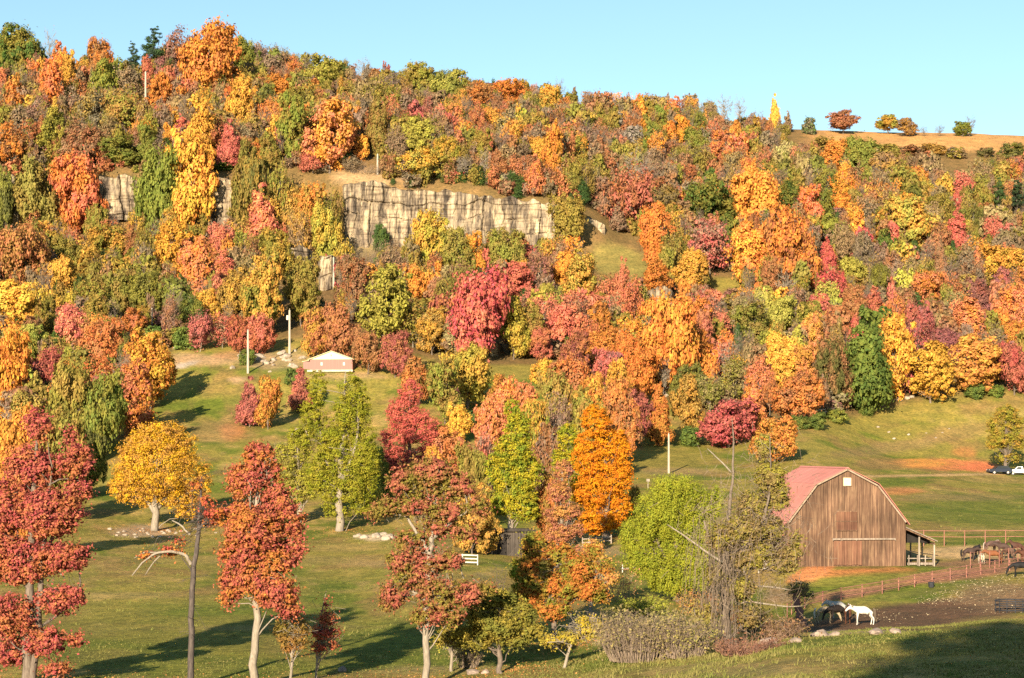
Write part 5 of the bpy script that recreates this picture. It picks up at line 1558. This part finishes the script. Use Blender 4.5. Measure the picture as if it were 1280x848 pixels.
def scatter(n, cx, cy, rx, ry, s0, s1, label, group, seed, cat=None):
    rr = np.random.default_rng(seed)
    for k in range(n):
        x, y = cx + rr.normal() * rx * .5, cy + rr.normal() * ry * .5
        rock(at(x, y), rr.uniform(s0, s1), seed * 50 + k, label, group)


scatter(26, 350, 452, 55, 12, .5, 1.3, 'pale stone of the rubble slope between the two clearing poles', 'rubble stones in the pole clearing', 82)
scatter(14, 225, 432, 50, 6, .5, 1.0, 'pale stone along the bushes at the top of the pole clearing', 'stones along the clearing bushes', 83)
scatter(36, 195, 668, 60, 8, .18, .42, 'small stone of the heap beneath the golden yellow maple', 'stones heaped under the yellow maple', 84)
scatter(12, 1110, 500, 46, 5, .5, 1.1, 'pale stone at the meadow edge below the golden trees', 'stones along the upper meadow edge', 85)
scatter(10, 468, 672, 24, 4, .35, .9, 'cream stone of the little ledge behind the red-brown oak', 'stones of the meadow ledge', 86)
scatter(12, 835, 490, 10, 6, .5, 1.0, 'pale stone in the gap right of the big orange tree', 'stones in the hillside gap', 87)
scatter(9, 1140, 545, 80, 14, .25, .5, 'small stone lying in the open meadow behind the barn', 'stones in the meadow behind the barn', 88)
# pale litter of chopped hay and stones in the paddock: nobody could count it
g = Geo()
rr = np.random.default_rng(90)
for cx_, cy_, rx, ry, n in ((1190, 745, 30, 8, 420), (1215, 730, 40, 5, 300), (1250, 738, 30, 8, 420), (1170, 752, 26, 6, 260), (1265, 722, 30, 4, 300), (1110, 772, 40, 7, 200), (1240, 760, 60, 8, 240)):
    for k in range(n // 2):
        p = at(cx_ + rr.normal() * rx * .6, cy_ + rr.normal() * ry * .6)
        q = rr.normal(size=(1, 3)) * .2 + np.array([[0, -.3, 1]])
        g.leaves(p[None] + np.array([[0, 0, .05]]), q, rr.uniform(.025, .085), .6, rr)
tag(g.build('hay_litter', noisy_material('hay', (.34, .24, .12), (.56, .44, .26), 3.0, island=.25)), 'pale scattered hay and chips over the paddock earth', 'hay', kind='stuff')

# ------------------------------------------------------------------ grass tufts on the near bank and the meadow front
g = Geo(); cols = []
rr = np.random.default_rng(91)
bl = []
for x0, x1, y0, y1, n, hh in ((560, 1300, 790, 856, 30000, .13), (0, 760, 770, 856, 16000, .13), (740, 1000, 775, 835, 2600, .35), (0, 640, 690, 775, 6000, .14)):
    X_, Y_ = rr.uniform(x0, x1, n), rr.uniform(y0, y1, n)
    d = 16000 / (Y_ - 420) if False else None
    # spread over the ground itself, by distance
    D = rr.uniform(92, 150, n) if y0 > 760 else rr.uniform(150, 260, n)
    PXn = rr.uniform(x0, x1, n)
    Xw = (PXn - HX) / F * D
    Zw = land(Xw, D)
    k = fbm(Xw / 5, D / 5, 55, 3)
    ok = k > rr.uniform(.32, .6, n)
    for sgn in range(3):
        m_ = int(ok.sum())
        base = np.stack([Xw[ok] + rr.normal(size=m_) * .12, D[ok] + rr.normal(size=m_) * .12, Zw[ok] - .03], 1)
        tip = base + np.stack([rr.normal(size=m_) * .12, rr.normal(size=m_) * .12, hh * rr.uniform(.4, 1.3, m_)], 1)
        a = rr.uniform(0, 3.14, m_)
        sd = np.stack([np.cos(a), np.sin(a), a * 0], 1) * .035
        v = np.stack([base - sd, base + sd, tip, tip], 1)
        bl.append(v)
# taller tan weeds here and there, and fallen leaves under the near trees
for D0, D1, x0, x1, n, hh in ((125, 260, 0, 800, 1500, .30), (95, 140, 560, 1300, 700, .3), (215, 400, 900, 1300, 600, .3)):
    D = rr.uniform(D0, D1, n); Xw = (rr.uniform(x0, x1, n) - HX) / F * D
    k = fbm(Xw / 7, D / 7, 66, 3); ok = k > .56
    for _ in range(4):
        m_ = int(ok.sum())
        base = np.stack([Xw[ok] + rr.normal(size=m_) * .2, D[ok] + rr.normal(size=m_) * .2, land(Xw[ok], D[ok]) - .03], 1)
        tip = base + np.stack([rr.normal(size=m_) * .16, rr.normal(size=m_) * .16, hh * rr.uniform(.4, 1.2, m_)], 1)
        a = rr.uniform(0, 3.14, m_); sd = np.stack([np.cos(a), np.sin(a), a * 0], 1) * .05
        bl.append(np.stack([base - sd, base + sd, tip, tip], 1))
bl = np.concatenate(bl)
tri = bl[:, :3].reshape(-1, 3)
f = np.arange(len(tri)).reshape(-1, 3)
g.add(tri, np.concatenate([f, f[:, 2:3]], 1))
M_GRASS = noisy_material('grass_blades', (.095, .125, .020), (.165, .155, .036), .25, c3=(.225, .18, .06), island=.3)
tag(g.build('grass', M_GRASS), 'short tufted autumn grass on the bank and meadow', 'grass', kind='stuff')

g = Geo()
for (fx_, fy_, rad, n, ) in ((33, 858, 6, 1500), (318, 858, 6, 1500), (533, 858, 6, 1700), (193, 664, 7, 1700), (424, 664, 7, 900), (638, 690, 6, 900), (758, 674, 6, 1200), (694, 812, 6, 1400), (626, 842, 4, 600)):
    p = at(fx_, fy_)
    a_, q_ = rr.uniform(0, 6.283, n), np.abs(rr.normal(size=n)) * rad * .7
    Xl, Yl = p[0] + np.cos(a_) * q_ + 1.0, p[1] + np.sin(a_) * q_ + 1.0
    P = np.stack([Xl, Yl, land(Xl, Yl) + .03], 1)
    g.leaves(P, rr.normal(size=(n, 3)) * .35 + np.array([0, -.1, 1]), .075, .6, rr)
tag(g.build('fallen_leaves', noisy_material('fallen_leaf', (.30, .12, .04), (.46, .22, .06), .4, island=.35)), 'fallen rust and gold leaves on the grass under the near trees', 'leaves', kind='stuff')

# ------------------------------------------------------------------ horses
def skin_mesh(name, verts, edges, radii, sub=2):
    me = bpy.data.meshes.new(name)
    me.from_pydata(verts, edges, [])
    o = bpy.data.objects.new(name, me)
    COL.objects.link(o)
    md = o.modifiers.new('skin', 'SKIN'); md.use_smooth_shade = True
    for sv, rd in zip(me.skin_vertices[0].data, radii):
        sv.radius = (rd, rd) if not isinstance(rd, tuple) else rd
    me.skin_vertices[0].data[0].use_root = True
    ss = o.modifiers.new('sub', 'SUBSURF'); ss.levels = sub; ss.render_levels = sub
    dg = bpy.context.evaluated_depsgraph_get()
    out = bpy.data.meshes.new_from_object(o.evaluated_get(dg))
    out.name = name
    for pl in out.polygons:
        pl.use_smooth = True
    bpy.data.objects.remove(o)
    bpy.data.meshes.remove(me)
    return out


def horse_mesh(neck='level', step=0.0, seed=0):
    V_, E_, RD = [], [], []

    def chain(pts, start=None):
        prev = start
        for x, y, z, rd in pts:
            V_.append((x, y, z)); RD.append(rd)
            if prev is not None:
                E_.append((prev, len(V_) - 1))
            prev = len(V_) - 1
        return prev
    # pelvis is vertex 0
    V_.append((-.52, 0, 1.26)); RD.append((.31, .34))
    loin = chain([(-.18, 0, 1.24, (.30, .35))], 0)
    mid = chain([(.15, 0, 1.20, (.31, .36))], loin)
    chest = chain([(.46, 0, 1.24, (.28, .34))], mid)
    if neck == 'level':
        pts = [(.70, 0, 1.32, (.16, .23)), (.92, 0, 1.42, (.12, .18)), (1.10, 0, 1.48, (.10, .14)), (1.26, 0, 1.36, (.095, .12)), (1.42, 0, 1.20, (.07, .085)), (1.50, 0, 1.12, (.06, .065))]
    elif neck == 'up':
        pts = [(.68, 0, 1.44, (.16, .23)), (.84, 0, 1.60, (.12, .17)), (.96, 0, 1.72, (.10, .13)), (1.12, 0, 1.64, (.09, .115)), (1.30, 0, 1.50, (.07, .08)), (1.38, 0, 1.43, (.06, .065))]
    else:
        pts = [(.78, 0, 1.20, (.14, .19)), (1.05, 0, 1.02, (.10, .14)), (1.25, 0, .84, (.09, .115)), (1.32, 0, .60, (.085, .10)), (1.40, 0, .36, (.06, .075)), (1.43, 0, .24, (.055, .06))]
    k0 = len(V_)
    chain(pts, chest)
    poll = np.array(V_[k0 + 2])
    for sy in (-1, 1):
        chain([(poll[0] - .02, sy * .06, poll[2] + .09, .035), (poll[0], sy * .08, poll[2] + .20, .015)], k0 + 2)
    for sy in (-1, 1):
        f_ = step * sy
        chain([(.50, sy * .15, 1.02, (.12, .15)), (.52 + f_ * .3, sy * .17, .74, (.075, .085)), (.53 + f_ * .7, sy * .17, .48, .055), (.52 + f_, sy * .17, .20, .038), (.53 + f_, sy * .17, .10, .045), (.57 + f_, sy * .17, .03, .06)], chest)
        b_ = -step * sy
        chain([(-.56, sy * .15, 1.02, (.15, .19)), (-.50 + b_ * .3, sy * .18, .80, (.10, .13)), (-.72 + b_ * .6, sy * .18, .54, (.06, .07)), (-.68 + b_, sy * .18, .22, .042), (-.66 + b_, sy * .18, .10, .046), (-.62 + b_, sy * .18, .03, .06)], 0)
    return skin_mesh('horse_body', V_, E_, RD, 2), np.array([V_[chest]] + [V_[k0 + q] for q in range(3)])


HM = {k: horse_mesh(*a) for k, a in dict(level=('level', .06), up=('up', .03), graze=('graze', .10)).items()}
coat_cache = {}


def coat(c, patch=None):
    key = (c, patch)
    if key not in coat_cache:
        c2 = patch or tuple(v * 1.25 for v in c)
        coat_cache[key] = noisy_material('horse_coat', c, c2, 1.6 if patch else 3.0, .7, detail=2 if patch else 5)
    return coat_cache[key]


def horse(pos, facing, pose, c, mane, label, size=1.0, patch=None, group='horses in the paddock'):
    me, neck = HM[pose]
    e = empty('horse', pos, label, 'horse', group, facing)
    e.scale = (size,) * 3
    b = link('body', me.copy(), e)
    b.data.materials.clear(); b.data.materials.append(coat(c, patch))
    r = np.random.default_rng(int(abs(pos[0]) * 100))
    M_H = coat(mane)
    g = Geo()
    top = neck[1:] + np.array([[-.06, 0, .17], [-.05, 0, .13], [-.02, 0, .11]])
    q = np.linspace(0, 1, 34)
    P = np.stack([np.interp(q, [0, .5, 1], top[:, k]) for k in range(3)], 1)
    g.leaves(P + np.array([0, 0, -.05]) + r.normal(size=P.shape) * np.array([.02, .05, .02]), np.tile([[0, 1., .3]], (34, 1)), .11, .5, r)
    g.build('mane', M_H, e)
    g = Geo()
    for k in range(14):
        dx, dy = r.normal() * .03, r.normal() * .03
        g.tube([(-.74, 0, 1.36), (-.86 + dx, dy, 1.24), (-.90 + dx, dy * 1.5, .9), (-.86 + dx, dy * 2, r.uniform(.45, .65))], [.03, .035, .035, .008], 4)
    g.build('tail', M_H, e)
    return e


WHT, PALO, DKB, BAY, BLK, CHE = (.54, .49, .40), (.34, .25, .15), (.022, .015, .011), (.080, .030, .014), (.010, .009, .009), (.155, .052, .017)
gz = lambda x, y: at(x, y)
horse(gz(1080, 782), R(180), 'level', WHT, (.12, .09, .06), 'white horse with a dark tail standing side-on at the end of its group', 1.0)
horse(gz(1031, 780), R(-4), 'graze', PALO, (.60, .52, .40), 'pale palomino horse, rump to the leaning trunk', .97)
horse(gz(1047, 779), R(200), 'graze', DKB, BLK, 'dark brown horse with lowered head between the palomino and the white horse', 1.0)
horse(gz(1060, 780), R(78), 'level', BAY, BLK, 'red-brown horse turned away beside the dark brown one', .92)
horse(gz(1049, 774.5), R(168), 'level', (.34, .31, .27), (.3, .27, .24), 'grey-white horse half hidden behind the dark brown one', 1.0)
horse(gz(1276, 722), R(180), 'graze', BLK, BLK, 'black horse walking in at the right edge by the pipe fence', 1.0)
yard = lambda x, d: on((x - HX) / F * d, d)
G2 = 'horses bunched in the barn yard'
horse(yard(1243, 197), R(172), 'level', CHE, (.10, .04, .02), 'bright chestnut horse in front of the yard bunch', .92, None, G2)
horse(yard(1211, 199), R(10), 'level', (.055, .033, .025), BLK, 'dark roan horse nearest the barn in the yard bunch', .92, None, G2)
horse(yard(1220, 201), R(55), 'level', (.028, .02, .017), BLK, 'black-brown horse beside the dark roan in the yard bunch', .9, None, G2)
horse(yard(1227, 197), R(95), 'graze', (.55, .48, .34), (.5, .42, .28), 'cream foal between the chestnut and the dark roan', .74, (.12, .07, .045), G2)
horse(yard(1238, 205), R(20), 'level', (.07, .034, .022), (.3, .24, .2), 'bay horse with a pale blaze behind the chestnut', .95, (.13, .075, .058), G2)
horse(yard(1255, 203), R(165), 'level', (.055, .03, .022), BLK, 'dark bay horse behind the tail of the chestnut', .95, None, G2)
horse(yard(1262, 200), R(120), 'graze', (.085, .036, .024), BLK, 'reddish bay with pale legs at the right of the yard bunch', .9, (.17, .11, .075), G2)
horse(yard(1272, 204), R(190), 'up', (.065, .027, .017), BLK, 'bay horse with a raised head second from the right edge of the yard', .95, None, G2)
horse(yard(1283, 197), R(200), 'level', (.08, .03, .015), BLK, 'brown horse cut by the right edge of the yard', .95, None, G2)

# ------------------------------------------------------------------ hay ring, bucket, cars
p = at(1264, 765)
e = empty('hay_ring', p, 'round black hay feeder ring lying in the paddock', 'hay feeder')
ang = np.linspace(0, 2 * math.pi, 33)
for z in (.18, .55, .92):
    g = Geo(); g.tube(np.stack([np.cos(ang) * 1.3, np.sin(ang) * 1.3, ang * 0 + z], 1), .05, 6, False); g.build('hoop', M_BLACK, e)
for k in range(12):
    a = k * math.pi / 6
    g = Geo(); g.tube([(math.cos(a) * 1.3, math.sin(a) * 1.3, 0), (math.cos(a) * 1.3, math.sin(a) * 1.3, .95)], .035, 6); g.build('upright', M_BLACK, e)
p = at(1164, 735)
e = empty('bucket', p, 'black rubber bucket standing in the grass by the pipe fence', 'bucket')
g = Geo(); g.tube([(0, 0, 0), (0, 0, .02), (0, 0, .5), (0, 0, .55), (0, 0, .5), (0, 0, .1)], [.2, .24, .32, .33, .29, .2], 14); g.build('tub', M_BLACK, e)
g = Geo(); q = np.linspace(0, math.pi, 9); g.tube(np.stack([np.cos(q) * .31, q * 0, .5 + np.sin(q) * .25], 1), .015, 5); g.build('handle', M_RUST, e)


def car(pos, facing, paint, label, pickup=False):
    e = empty('parked_car', pos, label, 'car', 'vehicles under the meadow tree', facing)
    M_C = noisy_material('car_paint', paint, tuple(v * 1.1 for v in paint), 1.0, .3)
    M_G = noisy_material('car_glass', (.02, .025, .03), (.04, .045, .05), 1.0, .1)
    prof = [(-2.25, .45), (2.25, .45), (2.3, .8), (2.1, 1.0), (1.15, 1.08), (-2.2, 1.08), (-2.3, .8)]
    g = Geo(); g.prism(prof, -.9, .9); g.build('body', M_C, e)
    cab = [(-.55, 1.085), (1.1, 1.085), (.55, 1.62), (-.45, 1.65)] if pickup else [(-2.0, 1.085), (1.1, 1.085), (.45, 1.58), (-1.5, 1.6)]
    g = Geo(); g.prism(cab, -.78, .78)
    g.build('cab', M_C, e)
    a, b = cab[0][0], cab[1][0]
    for sy in (-1, 1):
        g = Geo(); g.prism([(a + .25, 1.14), (b - .25, 1.14), (b - .62, 1.54), (a + .38 + (.1 if not pickup else 0), 1.54)], sy * .79, sy * .80); g.build('side_window', M_G, e)
    g = Geo(); g.add([(b + .02, -.7, 1.12), (b + .02, .7, 1.12), (b - .50, .7, 1.60), (b - .50, -.7, 1.60)], [[0, 1, 2, 3]]); g.build('windscreen', M_G, e)
    for x in (-1.4, 1.4):
        for sy in (-1, 1):
            g = Geo(); g.tube([(x, sy * .72, .36), (x, sy * .94, .36)], .36, 16); w_ = g.build('wheel', M_BLACK, e)
            g = Geo(); g.tube([(x, sy * .9, .36), (x, sy * .955, .36)], .2, 12); g.build('rim', M_WHITE, w_)
    for sy in (-1, 1):
        g = Geo(); g.box((2.27, sy * .6 - .15, .78), (2.31, sy * .6 + .15, .92)); g.build('headlight', M_WHITE, e)


mp_ = HUE
tp = at(1257, 592)
car(at(1249, 593), R(190), (.03, .035, .05), 'dark car parked under the olive meadow tree')
car(at(1275, 594), R(170), (.72, .70, .68), 'white pickup cut by the right edge under the meadow tree', True)
hero('meadow_tree', 'olive tree standing alone at the right edge of the far meadow', (1257, 592), [(1257, 593, 2.4), (1257, 570, 2.0), (1257, 530, 1.2), (1257, 510, .6)],
     [(1257, 516, 18, 12), (1245, 532, 16, 14), (1268, 530, 16, 14), (1252, 550, 22, 12), (1272, 552, 14, 12), (1242, 556, 12, 8), (1255, 572, 12, 8), (1268, 572, 10, 7)], (.27, .255, .035), (.42, .25, .05), .2, 7000, 62, (), M_BARK, .36)
# a tall oak on the rise beside the camera: its shade lies on the near bank
hero_shade = empty('shade_tree', (-9.0, -15.0, float(land(-9.0, -15.0)) - .2), 'tall bronze oak whose shade falls on the near grassy bank', 'tree')
hero_shade.scale = (11, 11, 37)
v = PROTO['R'][1]
link('trunk', v[0], hero_shade)
cr = link('crown', v[1], hero_shade); cr['c1'] = [.3, .2, .05]; cr['c2'] = [.3, .15, .05]
